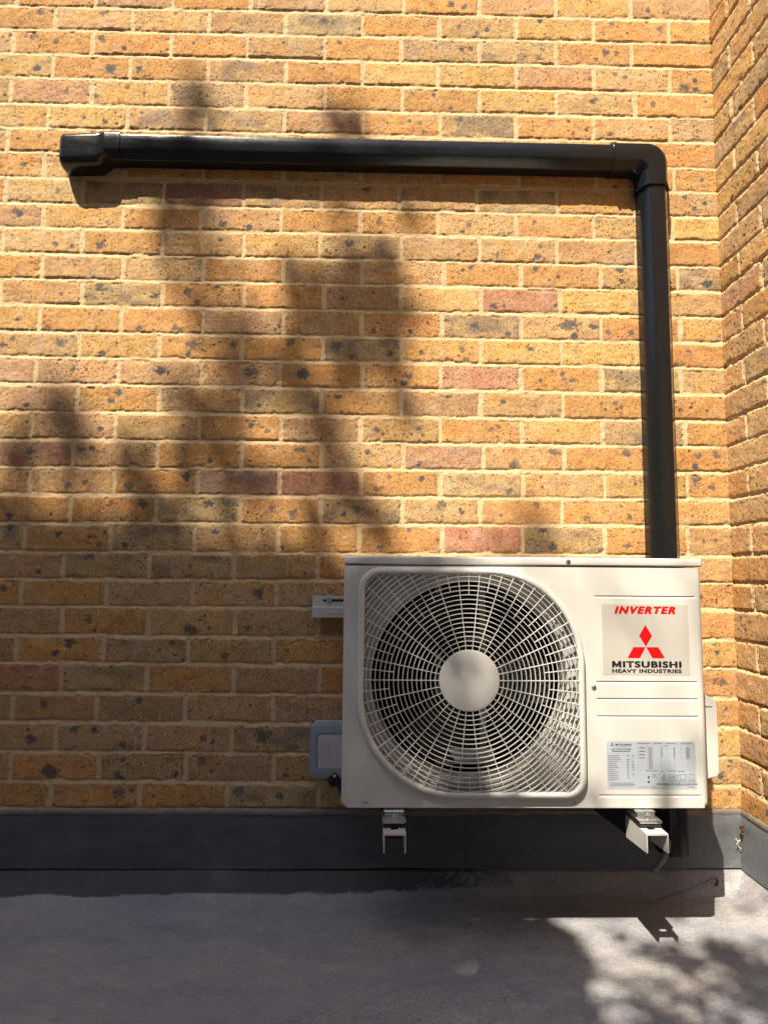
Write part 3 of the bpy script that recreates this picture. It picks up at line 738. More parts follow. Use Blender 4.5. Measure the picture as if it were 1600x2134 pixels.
# ------------------------------------------------------------------ wall bracket: rail and two arms
root = empty('wall_bracket', (.98, -.002, .24))
tag(root, 'pale grey steel wall bracket carrying the white unit, slotted rail left, two arms below', 'bracket')
bm = bmesh.new()
def rail_piece(x0, x1):
    # upper web with a slot near the left end, lower face standing proud
    extrude_poly(bm, [(x0, -.003, .748), (x0, -.024, .7475), (x0, -.026, .7455), (x0, -.024, .7435), (x0, -.010, .7435)][:0] or [(x0, -.003, .7480), (x0, -.022, .7480), (x0, -.022, .7200), (x0, -.032, .7180), (x0, -.032, .6915), (x0, -.003, .6900), (x0, -.003, .6925), (x0, -.0295, .6938), (x0, -.0295, .7160), (x0, -.0195, .7185), (x0, -.0195, .7455), (x0, -.003, .7455)], (x1 - x0, 0, 0))
rail_piece(.7775, 1.62)
bm_obj('rail', bm, M_BRKT, root, 30)
bm = bmesh.new(); box(bm, .806, .862, -.0226, -.0215, .7325, .7395, .0005, 1)
bm_obj('slot', bm, M_DARK, root)
bm = bmesh.new(); box(bm, .8135, .864, -.0326, -.0315, .7005, .7065, .0005, 1)
bm_obj('pressed_rib', bm, M_BRKT, root)
def hexbolt(c, ax, r, h, washer, parent, name='bolt'):
    bm = bmesh.new()
    a = Vector(ax).normalized(); c = Vector(c)
    cyl(bm, c, a, washer, .0014, 24)
    cyl(bm, c + a * .0014, a, r, h, 6)
    cyl(bm, c + a * (.0014 + h), a, r * .55, .003, 12)
    return bm_obj(name, bm, M_STEEL, parent, 30)
hexbolt((.8205, -.0228, .7360), (0, -1, 0), .0052, .004, .0078, root)
for xc in (.984, 1.5145):
    w = .0225; t = .0025; zt = .285; y1 = -.4300
    for_arm = bmesh.new(); bm = for_arm
    for s in (-1, 1):
        xa, xb = sorted((xc + s * w, xc + s * (w - t)))
        # side web is deeper at the wall and cut short at the free end
        extrude_poly(bm, [(xa, -.318, zt - .003), (xa, y1, zt - .003), (xa, y1, zt - .037), (xa, -.318, zt - .046)], (xb - xa, 0, 0))
    # top web with a long slot: four plates round the slot
    sy0, sy1, sx = -.405, -.355, .0075
    top = [(-w, w, -.318, sy1), (-w, w, sy0, y1), (-w, -sx, sy1, sy0), (sx, w, sy1, sy0)]
    vs = {}
    for a, b, c, d in top:
        box(bm, xc + a, xc + b, min(c, d), max(c, d), zt - .003, zt)
    am = bm_obj('arm', bm, M_BRKT, root)
    bm = bmesh.new()
    extrude_poly(bm, [(xc - .0195, -.004, zt - .004), (xc - .0195, -.345, zt - .004), (xc - .0195, -.345, zt - .040), (xc - .0195, -.004, zt - .070)], (.039, 0, 0))
    bm_obj('arm_root', bm, M_RUBBER, am)
anchor(root)

# ------------------------------------------------------------------ air conditioner
AX0, AX1, AZ0, AZ1 = .8727, 1.6585, .3140, .8440
YF, YB = -.3600, -.0700
ac = empty('air_conditioner', ((AX0 + AX1) / 2, (YF + YB) / 2, .290))
tag(ac, 'ivory outdoor air conditioner unit with round fan grille, held on the wall bracket', 'air conditioner')
ZS = .8255      # underside of the lid skirt
# shell with rounded upright corners
bm = bmesh.new(); rc = .012; prof = []
for k in range(7):
    a = math.radians(180 + 90 * k / 6); prof.append((AX0 + rc + rc * math.cos(a), YF + rc + rc * math.sin(a)))
L_prof = [(AX0, YB)] + prof
R_prof = [(AX0 + AX1 - x, y) for x, y in L_prof]
for pf in (L_prof, R_prof):
    bm = bmesh.new(); rings = []
    for z, ins in ((AZ0, .010), (AZ0 + .002, .004), (AZ0 + .006, .0008), (AZ0 + .012, 0), (ZS - .0025, 0)):
        cxm = (AX0 + AX1) / 2
        rings.append([(x + (ins if x < cxm else -ins) * (1 if abs(x - cxm) > .35 else 0), y + ins * .4, z) for x, y in pf])
    loft(bm, rings, closed=False)
    bm_obj('side_panel', bm, M_CASE, ac, 40)
bm = bmesh.new()
box(bm, AX0 + .004, AX1 - .004, YB - .002, YB, AZ0 + .004, ZS)
bm_obj('back_panel', bm, M_CASE, ac)
bm = bmesh.new()
box(bm, AX0 + .006, AX1 - .006, YF + .006, YB - .003, AZ0 + .0005, AZ0 + .003)
bm_obj('base_pan', bm, M_CASE, ac)
bm = bmesh.new()
box(bm, AX0 - .0015, AX1 + .0015, YF - .0020, YB + .002, ZS, AZ1, .0045, 3)
bm_obj('lid', bm, M_CASE, ac, 40)
# front panel: flat with the fan opening on the left, pressed lines on the right
OX, OZ = (.9185 + 1.3788) / 2, (.3486 + .8056) / 2
OHX, OHZ = (1.3788 - .9185) / 2, (.8056 - .3486) / 2
RAD = (.190, .036, .196, .030)
def opening(grow, y, n=8):
    return [(x, y, z) for x, z in rrect(OX, OZ, OHX + grow, OHZ + grow, tuple(r + grow for r in RAD), n)]
XS = 1.402
bm = bmesh.new()
outer = [(AX0 + rc, AZ0), (XS, AZ0), (XS, ZS - .0025), (AX0 + rc, ZS - .0025)]
ov = [bm.verts.new((x, YF, z)) for x, z in outer]; iv = [bm.verts.new(p) for p in opening(.004, YF)]
ed = [bm.edges.new((ov[i], ov[(i + 1) % 4])) for i in range(4)] + [bm.edges.new((iv[i], iv[(i + 1) % len(iv)])) for i in range(len(iv))]
bmesh.ops.triangle_fill(bm, use_beauty=True, use_dissolve=False, edges=ed)
# pressed lines
zl = sorted([.7600, .5765, .5403, .5035, .3390])
gx0, gx1 = 1.4215, 1.6420
zz = [AZ0]
for z in zl: zz += [z - .0050, z - .0022, z + .0012, z + .0022]
zz.append(ZS - .0025)
xx = [XS, gx0 - .002, gx0 + .003, gx1 - .003, gx1 + .002, AX1 - rc]
def gh(x, z):
    if not (gx0 < x < gx1): return 0
    for q in zl:
        if abs(z - (q - .0022)) < 1e-6: return .0006
        if abs(z - (q + .0012)) < 1e-6: return .0030
    return 0
G = [[bm.verts.new((x, YF + gh(x, z), z)) for z in zz] for x in xx]
for i in range(len(xx) - 1):
    for j in range(len(zz) - 1): bm.faces.new((G[i][j], G[i + 1][j], G[i + 1][j + 1], G[i][j + 1]))
# lower edge return
e = [bm.verts.new((x, y, z)) for x in (AX0 + rc, AX1 - rc) for y, z in ((YF, AZ0), (YF + .004, AZ0 - .0025))]
bm.faces.new((e[0], e[2], e[3], e[1]))
bm_obj('front_panel', bm, M_CASE, ac)
# grille frame
bm = bmesh.new()
loops = []
for g, y in ((.0150, YF - .0003), (.0148, YF - .006), (.0135, YF - .0105), (.0105, YF - .0140), (.0060, YF - .0155), (.0020, YF - .0145), (.0, YF - .0115), (-.0004, YF - .006), (.0, YF + .004)):
    loops.append(opening(g, y, 8))
R = [[bm.verts.new(p) for p in r] for r in loops]
for i in range(len(R) - 1):
    for j in range(len(R[0])):
        k = (j + 1) % len(R[0]); bm.faces.new((R[i][j], R[i][k], R[i + 1][k], R[i + 1][j]))
grille = bm_obj('fan_grille', bm, M_GRILLE, ac, 60)
# wires
GX, GZ = 1.1433, .5797
def insd(x, z, m_=0.0):
    """inside the opening?"""
    dx = x - OX; dz = z - OZ
    if abs(dx) > OHX + m_ or abs(dz) > OHZ + m_: return False
    r = RAD[0] if dx > 0 and dz > 0 else RAD[1] if dx <= 0 and dz > 0 else RAD[2] if dx <= 0 else RAD[3]
    ax_ = abs(dx) - (OHX - r); az_ = abs(dz) - (OHZ - r)
    if ax_ > 0 and az_ > 0: return math.hypot(ax_, az_) < r + m_
    return True
def gy(r): return YF - .0125 + .0035 * (r / .25) ** 2 * .6
bm = bmesh.new()
WR = .00105
def wire(pts, hw=WR, hd=.0022):
    """flat-oval bar through pts, in the grille plane"""
    rings = []
    for i, p in enumerate(pts):
        t = (pts[min(i + 1, len(pts) - 1)] - pts[max(i - 1, 0)]).normalized()
        n = Vector((-t.z, 0, t.x))
        rings.append([p + n * hw + Vector((0, hd * .3, 0)), p + n * hw * .6 + Vector((0, -hd, 0)), p - n * hw * .6 + Vector((0, -hd, 0)), p - n * hw + Vector((0, hd * .3, 0)), p + Vector((0, hd, 0))])
    loft(bm, rings)
RINGS = [.0635 + .00985 * (i + 1) for i in range(26)]
for r in RINGS:
    N_ = 180
    ins = []
    for k in range(N_ * 2 + 1):
        a = math.pi * k / N_
        ins.append(insd(GX + r * math.cos(a), GZ + r * math.sin(a), .001))
    run = []
    if all(ins):
        run = [Vector((GX + r * math.cos(math.pi * k / N_), gy(r), GZ + r * math.sin(math.pi * k / N_))) for k in range(0, N_ * 2 + 1, 3)]
        wire(run); continue
    # start at a gap
    st = ins.index(False)
    for q in range(N_ * 2 + 1):
        k = (st + q) % (N_ * 2)
        if ins[k]: run.append(Vector((GX + r * math.cos(math.pi * k / N_), gy(r), GZ + r * math.sin(math.pi * k / N_))))
        else:
            if len(run) > 2: wire(run[::2] + [run[-1]])
            run = []
    if len(run) > 2: wire(run[::2] + [run[-1]])
def spoke(deg, r0, hw=WR):
    a = math.radians(deg); c, s = math.cos(a), math.sin(a); r = r0
    while insd(GX + (r + .002) * c, GZ + (r + .002) * s, .001) and r < .34: r += .002
    if r - r0 < .006: return
    n = 6
    wire([Vector((GX + (r0 + (r - r0) * i / n) * c, gy(r0 + (r - r0) * i / n) - .0006, GZ + (r0 + (r - r0) * i / n) * s)) for i in range(n + 1)], hw)
for k in range(30): spoke(k * 12, .060)
for k in range(30):
    r0 = RINGS[10] if k % 2 else RINGS[9]
    d = k * 12 + 6
    if 60 < d % 180 < 120: r0 = RINGS[11] if k % 2 else RINGS[12]
    spoke(d, r0)
for k in range(60):
    spoke(k * 6 + 3, RINGS[20]) if RINGS[20] < .27 else None
bm_obj('grille_wires', bm, M_GRILLE, grille, 60)
bm = bmesh.new(); rings = []
for r, y in ((.0645, YF - .007), (.0650, YF - .0140), (.0640, YF - .0160), (.0610, YF - .0172), (.030, YF - .0180), (.001, YF - .0182)):
    rings.append([(GX + r * math.cos(t), y, GZ + r * math.sin(t)) for t in [2 * math.pi * k / 64 for k in range(64)]])
loft(bm, rings)
bm_obj('hub_cap', bm, M_GRILLE, grille, 40)
# shroud with a bell mouth
bm = bmesh.new()
RO = .2125; CZ = .5775; CX = 1.1475
ysh = YF + .016
iv = [bm.verts.new(p) for p in opening(.004, YF + .0005)]
ov2 = [bm.verts.new(p) for p in opening(.006, ysh)]
n = len(iv)
for i in range(n): bm.faces.new((iv[i], iv[(i + 1) % n], ov2[(i + 1) % n], ov2[i]))
circ = [bm.verts.new((CX + (RO + .010) * math.cos(2 * math.pi * k / 96), ysh, CZ + (RO + .010) * math.sin(2 * math.pi * k / 96))) for k in range(96)]
ed = [bm.edges.get((ov2[i], ov2[(i + 1) % n])) for i in range(n)] + [bm.edges.new((circ[i], circ[(i + 1) % 96])) for i in range(96)]
bmesh.ops.triangle_fill(bm, use_beauty=True, edges=ed)
prev = circ
for r, y in ((RO + .004, ysh + .0015), (RO + .001, ysh + .005), (RO, ysh + .012), (RO, ysh + .065)):
    cur = [bm.verts.new((CX + r * math.cos(2 * math.pi * k / 96), y, CZ + r * math.sin(2 * math.pi * k / 96))) for k in range(96)]
    for i in range(96): bm.faces.new((prev[i], prev[(i + 1) % 96], cur[(i + 1) % 96], cur[i]))
    prev = cur
bm_obj('fan_shroud', bm, M_SHROUD, ac, 40)
# inside: dark lining, finned coil, motor bracket, fan
bm = bmesh.new()
for (a, b, c, d, e_, f_) in ((AX0 + .003, AX0 + .005, YF + .085, YB - .004, AZ0 + .006, ZS - .004), (XS, XS + .002, YF + .012, YB - .004, AZ0 + .006, ZS - .004), (AX0 + .006, XS - .001, YF + .086, YB - .03, ZS - .006, ZS - .004), (AX0 + .006, XS - .001, YF + .086, YB - .03, AZ0 + .005, AZ0 + .007)):
    box(bm, a, b, c, d, e_, f_)
bm_obj('inner_lining', bm, M_DARK, ac)
bm = bmesh.new()
box(bm, AX0 + .006, XS - .001, YB - .024, YB - .006, AZ0 + .008, ZS - .007)
for i in range(90):
    x = AX0 + .010 + i * .0058
    if x < XS - .004: box(bm, x, x + .0012, YB - .0275, YB - .0241, AZ0 + .010, ZS - .009)
bm_obj('coil', bm, M_FIN, ac)
bm = bmesh.new()
for x in (1.088, 1.195):
    box(bm, x, x + .016, YF + .175, YF + .178, AZ0 + .008, ZS - .007)
for z in (.655, .500): box(bm, 1.078, 1.221, YF + .165, YF + .1735, z - .007, z + .007, .001, 1)
box(bm, 1.082, 1.217, YF + .10, YF + .172, .377, .380)
box(bm, 1.082, 1.217, YF + .10, YF + .102, .3805, .412)
bm_obj('motor_bracket', bm, M_GALV, ac)
fan = None
bm = bmesh.new()
cyl(bm, (CX, YF + .060, CZ), (0, 1, 0), .052, .062, 40)
cyl(bm, (CX, YF + .052, CZ), (0, 1, 0), .020, .0078, 24)
fan = bm_obj('fan', bm, M_BLADE, ac, 35)
for b_ in range(3):
    bm = bmesh.new(); rings = []
    a0 = math.radians(-5 + 120 * b_)
    nr, na = 9, 9
    V0 = []; V1 = []
    for i in range(nr):
        r = .050 + (.196 - .050) * i / (nr - 1)
        span = math.radians(44 + 24 * i / (nr - 1)); lead = math.radians(22 * (i / (nr - 1)) ** 1.5)
        rowa = []; rowb = []
        for j in range(na):
            t = j / (na - 1) - .5; a = a0 + lead + span * t
            y = YF + .090 + t * .052 + .010 * (1 - 4 * t * t) * .5
            p = Vector((CX + r * math.cos(a), y, CZ + r * math.sin(a)))
            rowa.append(bm.verts.new(p)); rowb.append(bm.verts.new(p + Vector((0, .0022, 0))))
        V0.append(rowa); V1.append(rowb)
    for Vg in (V0, V1):
        for i in range(nr - 1):
            for j in range(na - 1): bm.faces.new((Vg[i][j], Vg[i + 1][j], Vg[i + 1][j + 1], Vg[i][j + 1]))
    for i in range(nr - 1):
        for j in (0, na - 1): bm.faces.new((V0[i][j], V0[i + 1][j], V1[i + 1][j], V1[i][j]))
    for j in range(na - 1):
        for i in (0, nr - 1): bm.faces.new((V0[i][j], V0[i][j + 1], V1[i][j + 1], V1[i][j]))
    bm_obj('blade', bm, M_BLADE, fan, 35)
# screws
for x, y, z in ((1.363, YF - .0022, .8350), (.9252, YF - .0002, .3262), (1.3690, YF - .0002, .3245), (1.4146, YF - .0002, .5645)):
    bm = bmesh.new(); c = Vector((x, y, z)); a = Vector((0, -1, 0))
    cyl(bm, c, a, .0052, .0008, 24); cyl(bm, c + a * .0008, a, .0041, .0016, 24, .0030)
    s = bm_obj('screw', bm, M_STEEL, ac, 35)
    bm = bmesh.new(); box(bm, x - .0024, x + .0024, y - .0027, y - .00245, z - .0004, z + .0004); box(bm, x - .0004, x + .0004, y - .0029, y - .0027, z - .0024, z + .0024)
    bm_obj('screw_slot', bm, M_DARK, s)
# feet, rubber pads, zinc plates and bolts over the arms
for xc in (.984, 1.5145):
    bm = bmesh.new()
    box(bm, xc - .021, xc + .021, YF - .012, YB + .02, .3075, .3110, .0008, 1)
    box(bm, xc - .021, xc + .021, YF + .010, YF + .013, .3112, .3138)
    f = bm_obj('foot', bm, M_STEEL, ac, 30)
    bm = bmesh.new(); box(bm, xc - .0245, xc + .0245, YF - .040, YF + .030, .2945, .3005, .0026, 2)
    box(bm, xc - .018, xc + .018, YF - .015, YF + .02, .3007, .3073)
    bm_obj('mounting_plate', bm, M_STEEL, f, 40)
    bm = bmesh.new(); box(bm, xc - .0235, xc + .0235, YF - .038, YF + .030, .2852, .2942, .003, 2)
    bm_obj('rubber_pad', bm, M_RUBBER, f, 40)
    hexbolt((xc, YF - .022, .3007), (0, 0, 1), .0062, .005, .0090, f)
# service valve cover on the right
bm = bmesh.new()
cx0, cx1 = AX1 + .0008, 1.7195
pts = [(cx0, .5430), (cx0 + .030, .5400), (cx0 + .052, .5290), (cx1, .5170), (cx1, .3620), (cx1 - .006, .3560), (cx0 + .004, .3440), (cx0, .3440)]
extrude_poly(bm, [(x, -.2850, z) for x, z in pts], (0, .175, 0))
bmesh.ops.bevel(bm, geom=bm.edges[:], offset=.0028, segments=2, affect='EDGES')
vc = bm_obj('valve_cover', bm, M_CASE, ac, 35)
bm = bmesh.new(); box(bm, cx0 + .002, cx1 - .012, -.2862, -.2849, .5115, .5125)
bm_obj('seam', bm, M_GREYP, vc)

# ------------------------------------------------------------------ print: stickers, words and marks
def text_mesh(name, s, x0, x1, z0, z1, y, mat, parent, bold=.0, shear=0.0, space=1.0):
    cu = bpy.data.curves.new('t', 'FONT'); cu.body = s; cu.size = 1; cu.offset = bold; cu.shear = shear; cu.space_character = space
    cu.resolution_u = 4; cu.extrude = 0
    ob = bpy.data.objects.new('t', cu)
    dg = bpy.context.evaluated_depsgraph_get()
    COL.objects.link(ob); dg.update()
    me = bpy.data.meshes.new_from_object(ob.evaluated_get(dg))
    COL.objects.unlink(ob); bpy.data.objects.remove(ob)
    co = np.zeros(len(me.vertices) * 3); me.vertices.foreach_get('co', co); co = co.reshape(-1, 3)
    mn = co.min(0); mx = co.max(0)
    q = np.zeros_like(co)
    q[:, 0] = x0 + (co[:, 0] - mn[0]) / (mx[0] - mn[0]) * (x1 - x0)
    q[:, 1] = y
    q[:, 2] = z0 + (co[:, 1] - mn[1]) / (mx[1] - mn[1]) * (z1 - z0)
    me.vertices.foreach_set('co', q.ravel()); me.update()
    me.materials.clear(); me.materials.append(mat)
    o = bpy.data.objects.new(name, me); COL.objects.link(o); o.parent = parent
    return o
def bold_text(name, st_, x0, x1, z0, z1, y, mat, parent, grow, shear=0.0, space=1.0, bold=.02):
    """heavy lettering: the same outline laid a few times side by side, microns apart in depth"""
    base = text_mesh(name, st_, x0 + grow, x1 - grow, z0 + grow * .5, z1 - grow * .5, y, mat, parent, bold, shear, space)
    me = base.data
    bm = bmesh.new(); k = 0
    for dx, dz in ((-1, 0), (-.5, .5), (0, 0), (.5, -.5), (1, 0), (-.5, -.5), (.5, .5)):
        n0 = len(bm.verts); bm.from_mesh(me); bm.verts.ensure_lookup_table()
        for v in bm.verts[n0:]:
            v.co.x += dx * grow; v.co.z += dz * grow; v.co.y -= k * .00001
        k += 1
    bm.to_mesh(me); bm.free(); me.update()
    return base
YS = YF - .0004
bm = bmesh.new(); box(bm, 1.4352, 1.6250, YS, YS + .0003, .5915, .7430)
st = bm_obj('brand_sticker', bm, M_STICK, ac)
YP = YS - .0002
bold_text('lettering', 'INVERTER', 1.4625, 1.5975, .7225, .7389, YP, M_RED, st, .0014, .28, 1.26)
def flat(name, polys, mat, parent, y=YP):
    bm = bmesh.new()
    for p in polys: bm.faces.new([bm.verts.new((x, y, z)) for x, z in p])
    return bm_obj(name, bm, mat, parent)
def diamonds(cx, zt, s):
    """three red lozenges meeting at one point; s = height of one"""
    w = s * .30; z0 = zt - s
    top = [(cx, zt), (cx + w, zt - s / 2), (cx, z0), (cx - w, zt - s / 2)]
    g = s * .02; out = [top]
    for k in (-1, 1):
        out.append([(cx + k * g, z0 - g), (cx + k * 2 * w * .97, z0 - g), (cx + k * 3 * w * .97, z0 - s / 2 - g), (cx + k * w * .97, z0 - s / 2 - g)])
    return out
flat('emblem', diamonds(1.5300, .6990, .0470), M_RED, st)
def letter_m(x0, x1, z0, z1, mat, parent):
    w_ = x1 - x0; s_ = w_ * .26; m_ = (x0 + x1) / 2; h_ = z1 - z0
    flat('lettering', [[(x0, z0), (x0 + s_, z0), (x0 + s_, z1), (x0, z1)], [(x1 - s_, z0), (x1, z0), (x1, z1), (x1 - s_, z1)],
                       [(x0 + s_, z1), (x0 + s_, z1 - h_ * .62), (m_, z0 + h_ * .02), (m_, z0 + h_ * .50)],
                       [(x1 - s_, z1), (m_, z0 + h_ * .50), (m_, z0 + h_ * .02), (x1 - s_, z1 - h_ * .62)]], mat, parent)
letter_m(1.4550, 1.4755, .6070, .6212, M_BLACK, st)
bold_text('lettering', 'ITSUBISHI', 1.4785, 1.6070, .6070, .6212, YP, M_BLACK, st, .0013, 0, 1.16, .01)
bold_text('lettering', 'HEAVY INDUSTRIES', 1.4550, 1.6070, .5958, .6042, YP, M_BLACK, st, .0005, 0, 1.10)
# rating plate
bm = bmesh.new(); box(bm, 1.4392, 1.6308, YS, YS + .0003, .3528, .4525)
pl = bm_obj('rating_plate', bm, M_PLATE, ac)
def rects(lst): return [[(a, c), (b, c), (b, d), (a, d)] for a, b, c, d in lst]
dash = []; lite = []; blk = []
rt = random.Random(3)
# left column of small print
z = .4255
for i in range(13):
    z -= .0042
    x = 1.4420
    while x < 1.4420 + rt.uniform(.012, .026):
        w_ = rt.uniform(.0015, .004); dash.append((x, x + w_, z, z + .0013)); x += w_ + .0008
    for xx_ in (1.4845, 1.4955):
        if rt.random() < .75: dash.append((xx_ - rt.uniform(.001, .003), xx_ + rt.uniform(.001, .003), z, z + .0013))
for i, z in enumerate((.3645, .3615, .3585)):
    x = 1.4450
    while x < 1.4960:
        w_ = rt.uniform(.002, .005); dash.append((x, x + w_, z, z + .0012)); x += w_ + .0008
# table
tx0, tx1, tz0, tz1 = 1.5045, 1.6270, .3930, .4500
for i in range(17):
    z = tz0 + (tz1 - tz0) * i / 16; lite.append((tx0, tx1, z, z + .0004))
for x in (tx0, 1.5255, 1.5395, 1.5545, 1.5700, 1.5850, 1.5990, 1.6130, tx1): lite.append((x, x + .0005, tz0, tz1))
lite.append((1.5285, 1.5375, .3935, .4400))
for z in (.4372, .4300, .4232, .4165): dash.append((1.5085, 1.5215, z, z + .0014))
for xx_, zz_ in ((1.5560, .4180), (1.5830, .4165), (1.6100, .4155)):
    lite.append((xx_, xx_ + (.0035 if xx_ < 1.6 else .0090), zz_, .4400))
dash += [(1.5060, 1.5330, .4465, .4478), (1.5400, 1.5600, .4465, .4478), (1.5660, 1.5900, .4465, .4478), (1.6000, 1.6240, .4465, .4478), (1.5600, 1.5720, .4420, .4432)]
dash += [(1.5220, 1.5480, .3895, .3908), (1.5540, 1.5610, .3890, .3903), (1.5700, 1.5870, .3893, .3906), (1.5910, 1.6060, .3890, .3903)]
for z, xa in ((.3695, 1.5700), (.3665, 1.5720)):
    x = xa
    while x < 1.6270: w_ = rt.uniform(.002, .005); dash.append((x, x + w_, z, z + .0012)); x += w_ + .0008
x = 1.5450
while x < 1.6280: w_ = rt.uniform(.003, .007); blk.append((x, x + w_, .3622, .3640)); x += w_ + .0009
for z, a, b in ((.3590, 1.5620, 1.6260), (.3562, 1.5050, 1.5250), (.3562, 1.5310, 1.5450), (.3558, 1.6120, 1.6260)):
    x = a
    while x < b: w_ = rt.uniform(.002, .004); dash.append((x, x + w_, z, z + .0012)); x += w_ + .0009
# icons: bin, triangle, leaflet, panel and book
blk += [(1.5255, 1.5305, .3735, .3745), (1.5265, 1.5295, .3755, .3800), (1.5255, 1.5300, .3655, .3690)]
flat('small_print', rects(dash), M_GREYP, pl)
flat('table_rule', rects(lite), M_LGREYP, pl, YP + .00005)
flat('small_print', rects(blk), M_BLACK, pl)
def strokes(name, segs, w, mat, parent):
    ps = []
    for (x0, z0), (x1, z1) in segs:
        d = Vector((x1 - x0, z1 - z0)).normalized(); n_ = Vector((-d.y, d.x)) * w / 2
        ps.append([(x0 + n_.x, z0 + n_.y), (x1 + n_.x, z1 + n_.y), (x1 - n_.x, z1 - n_.y), (x0 - n_.x, z0 - n_.y)])
    return flat(name, ps, mat, parent, YP - .00005)
def loopseg(p): return [(p[i], p[(i + 1) % len(p)]) for i in range(len(p))]
segs = loopseg([(1.5555, .3715), (1.5665, .3715), (1.5610, .3835)]) + [((1.5610, .3740), (1.5610, .3790))]
segs += loopseg([(1.5700, .3745), (1.5740, .3830), (1.5930, .3815), (1.5890, .3730)]) + [((1.5750, .3790), (1.5870, .3785)), ((1.5745, .3765), (1.5860, .3760))]
segs += loopseg([(1.5960, .3735), (1.6090, .3735), (1.6090, .3825), (1.5960, .3825)]) + [((1.6060, .3760), (1.6060, .3800))]
segs += loopseg([(1.6140, .3735), (1.6260, .3735), (1.6250, .3835), (1.6155, .3835)])
strokes('safety_symbol', segs, .0008, M_GREYP, pl)
text_mesh('lettering', 'CE', 1.5345, 1.5440, .3765, .3835, YP, M_GREYP, pl, .0)
flat('emblem', diamonds(1.4510, .4490, .0048), M_BLACK, pl)
text_mesh('lettering', 'MITSUBISHI', 1.4580, 1.4935, .4430, .4468, YP, M_BLACK, pl, .03, 0, 1.1)
text_mesh('lettering', 'HEAVY INDUSTRIES, LTD.', 1.4580, 1.4935, .4398, .4420, YP, M_GREYP, pl, .0)
text_mesh('lettering', 'AIR CONDITIONER', 1.4490, 1.4915, .4335, .4370, YP, M_BLACK, pl, .01)
dash2 = [(1.4500, 1.4900, .4300, .4316)]
flat('small_print', rects(dash2), M_GREYP, pl)
anchor(ac)

# ------------------------------------------------------------------ grey box at the unit's lower left
root = empty('isolator_box', (.85, -.001, .29))
tag(root, 'slate grey weatherproof box with milky window, on the wall at the unit\'s lower left', 'electrical box')
bx0, bx1, bz0, bz1 = .7800, .9350, .2885, .4255
def rr3(cx, cz, hx, hz, r, y): return [(x, y, z) for x, z in rrect(cx, cz, hx, hz, r, 6)]
bcx, bcz, bhx, bhz = (bx0 + bx1) / 2, (bz0 + bz1) / 2 - .002, (bx1 - bx0) / 2, (bz1 - bz0) / 2
bm = bmesh.new()
loft(bm, [rr3(bcx, bcz, bhx - .002, bhz - .002, .016, -.001), rr3(bcx, bcz, bhx - .002, bhz - .002, .016, -.032)])
bm_obj('back_box', bm, M_BOXT, root, 40)
bm = bmesh.new()
loft(bm, [rr3(bcx, bcz, bhx, bhz, .018, -.0322), rr3(bcx, bcz, bhx, bhz, .018, -.058), rr3(bcx, bcz, bhx - .0015, bhz - .0015, .0175, -.0615), rr3(bcx, bcz, bhx - .006, bhz - .006, .014, -.063), rr3(bcx, bcz, bhx - .018, bhz - .023, .008, -.0632), rr3(bcx, bcz, bhx - .020, bhz - .025, .006, -.0600)])
bm_obj('front_frame', bm, M_BOXG, root, 40)
bm = bmesh.new()
loft(bm, [rr3(bcx, bcz, bhx - .0205, bhz - .0255, .006, -.0601), rr3(bcx, bcz, bhx - .0215, bhz - .0265, .006, -.0625)])
wn_ = bm_obj('window', bm, M_LENS, root, 40)
bm = bmesh.new(); box(bm, .8290, .8296, -.0628, -.0626, .345, .372); box(bm, .806, .8064, -.0628, -.0626, .347, .366); box(bm, .8230, .8350, -.0628, -.0626, .3735, .3745)
bm_obj('printed_line', bm, M_GREYP, wn_)
bm = bmesh.new()
for i in range(9): box(bm, .8140 + i * .0044, .8140 + i * .0044 + .0034, -.0470, -.0450, bz1 - .0018, bz1 - .0014)
box(bm, .8085, .8098, -.0470, -.0450, bz1 - .0018, bz1 - .0014)
bm_obj('small_print', bm, M_GREYP, root)
bm = bmesh.new()
loft(bm, [[(x, y, .3035) for x, y in ((.843, -.0638), (.847, -.0638), (.847, -.040), (.843, -.040))], [(x, y, .2860) for x, y in ((.826, -.0655), (.864, -.0655), (.864, -.030), (.826, -.030))], [(x, y, .268) for x, y in ((.836, -.060), (.876, -.060), (.876, -.030), (.836, -.030))]])
bm_obj('cable_gland', bm, M_RUBBER, root, 30)
bm = bmesh.new(); cyl(bm, (.8450, -.0645, .2965), (0, -1, 0), .0042, .002, 16)
bm_obj('screw', bm, M_STEEL, root, 30)
bm = bmesh.new(); tube(bm, [(.858, -.045, .272), (.866, -.046, .250), (.885, -.050, .237), (.93, -.06, .238), (.99, -.07, .262)], .009, 10)
bm_obj('cable_tail', bm, M_CABLE, root, 60)
anchor(root)

# ------------------------------------------------------------------ hose, cables and bits of litter
root = empty('drain_hose', (1.66, -.08, .085))
tag(root, 'short blue-grey drain hose bending out below the right bracket arm', 'hose')
bm = bmesh.new()
hp = [(1.700, -.036, .150), (1.694, -.060, .134), (1.680, -.086, .122), (1.664, -.102, .112), (1.646, -.112, .099), (1.630, -.116, .084)]
tube(bm, hp, .0075, 14, caps=False)
tube(bm, hp[::-1], .0058, 14, caps=False)
o = bm_obj('hose_wall', bm, M_HOSE, root, 60)
anchor(root)

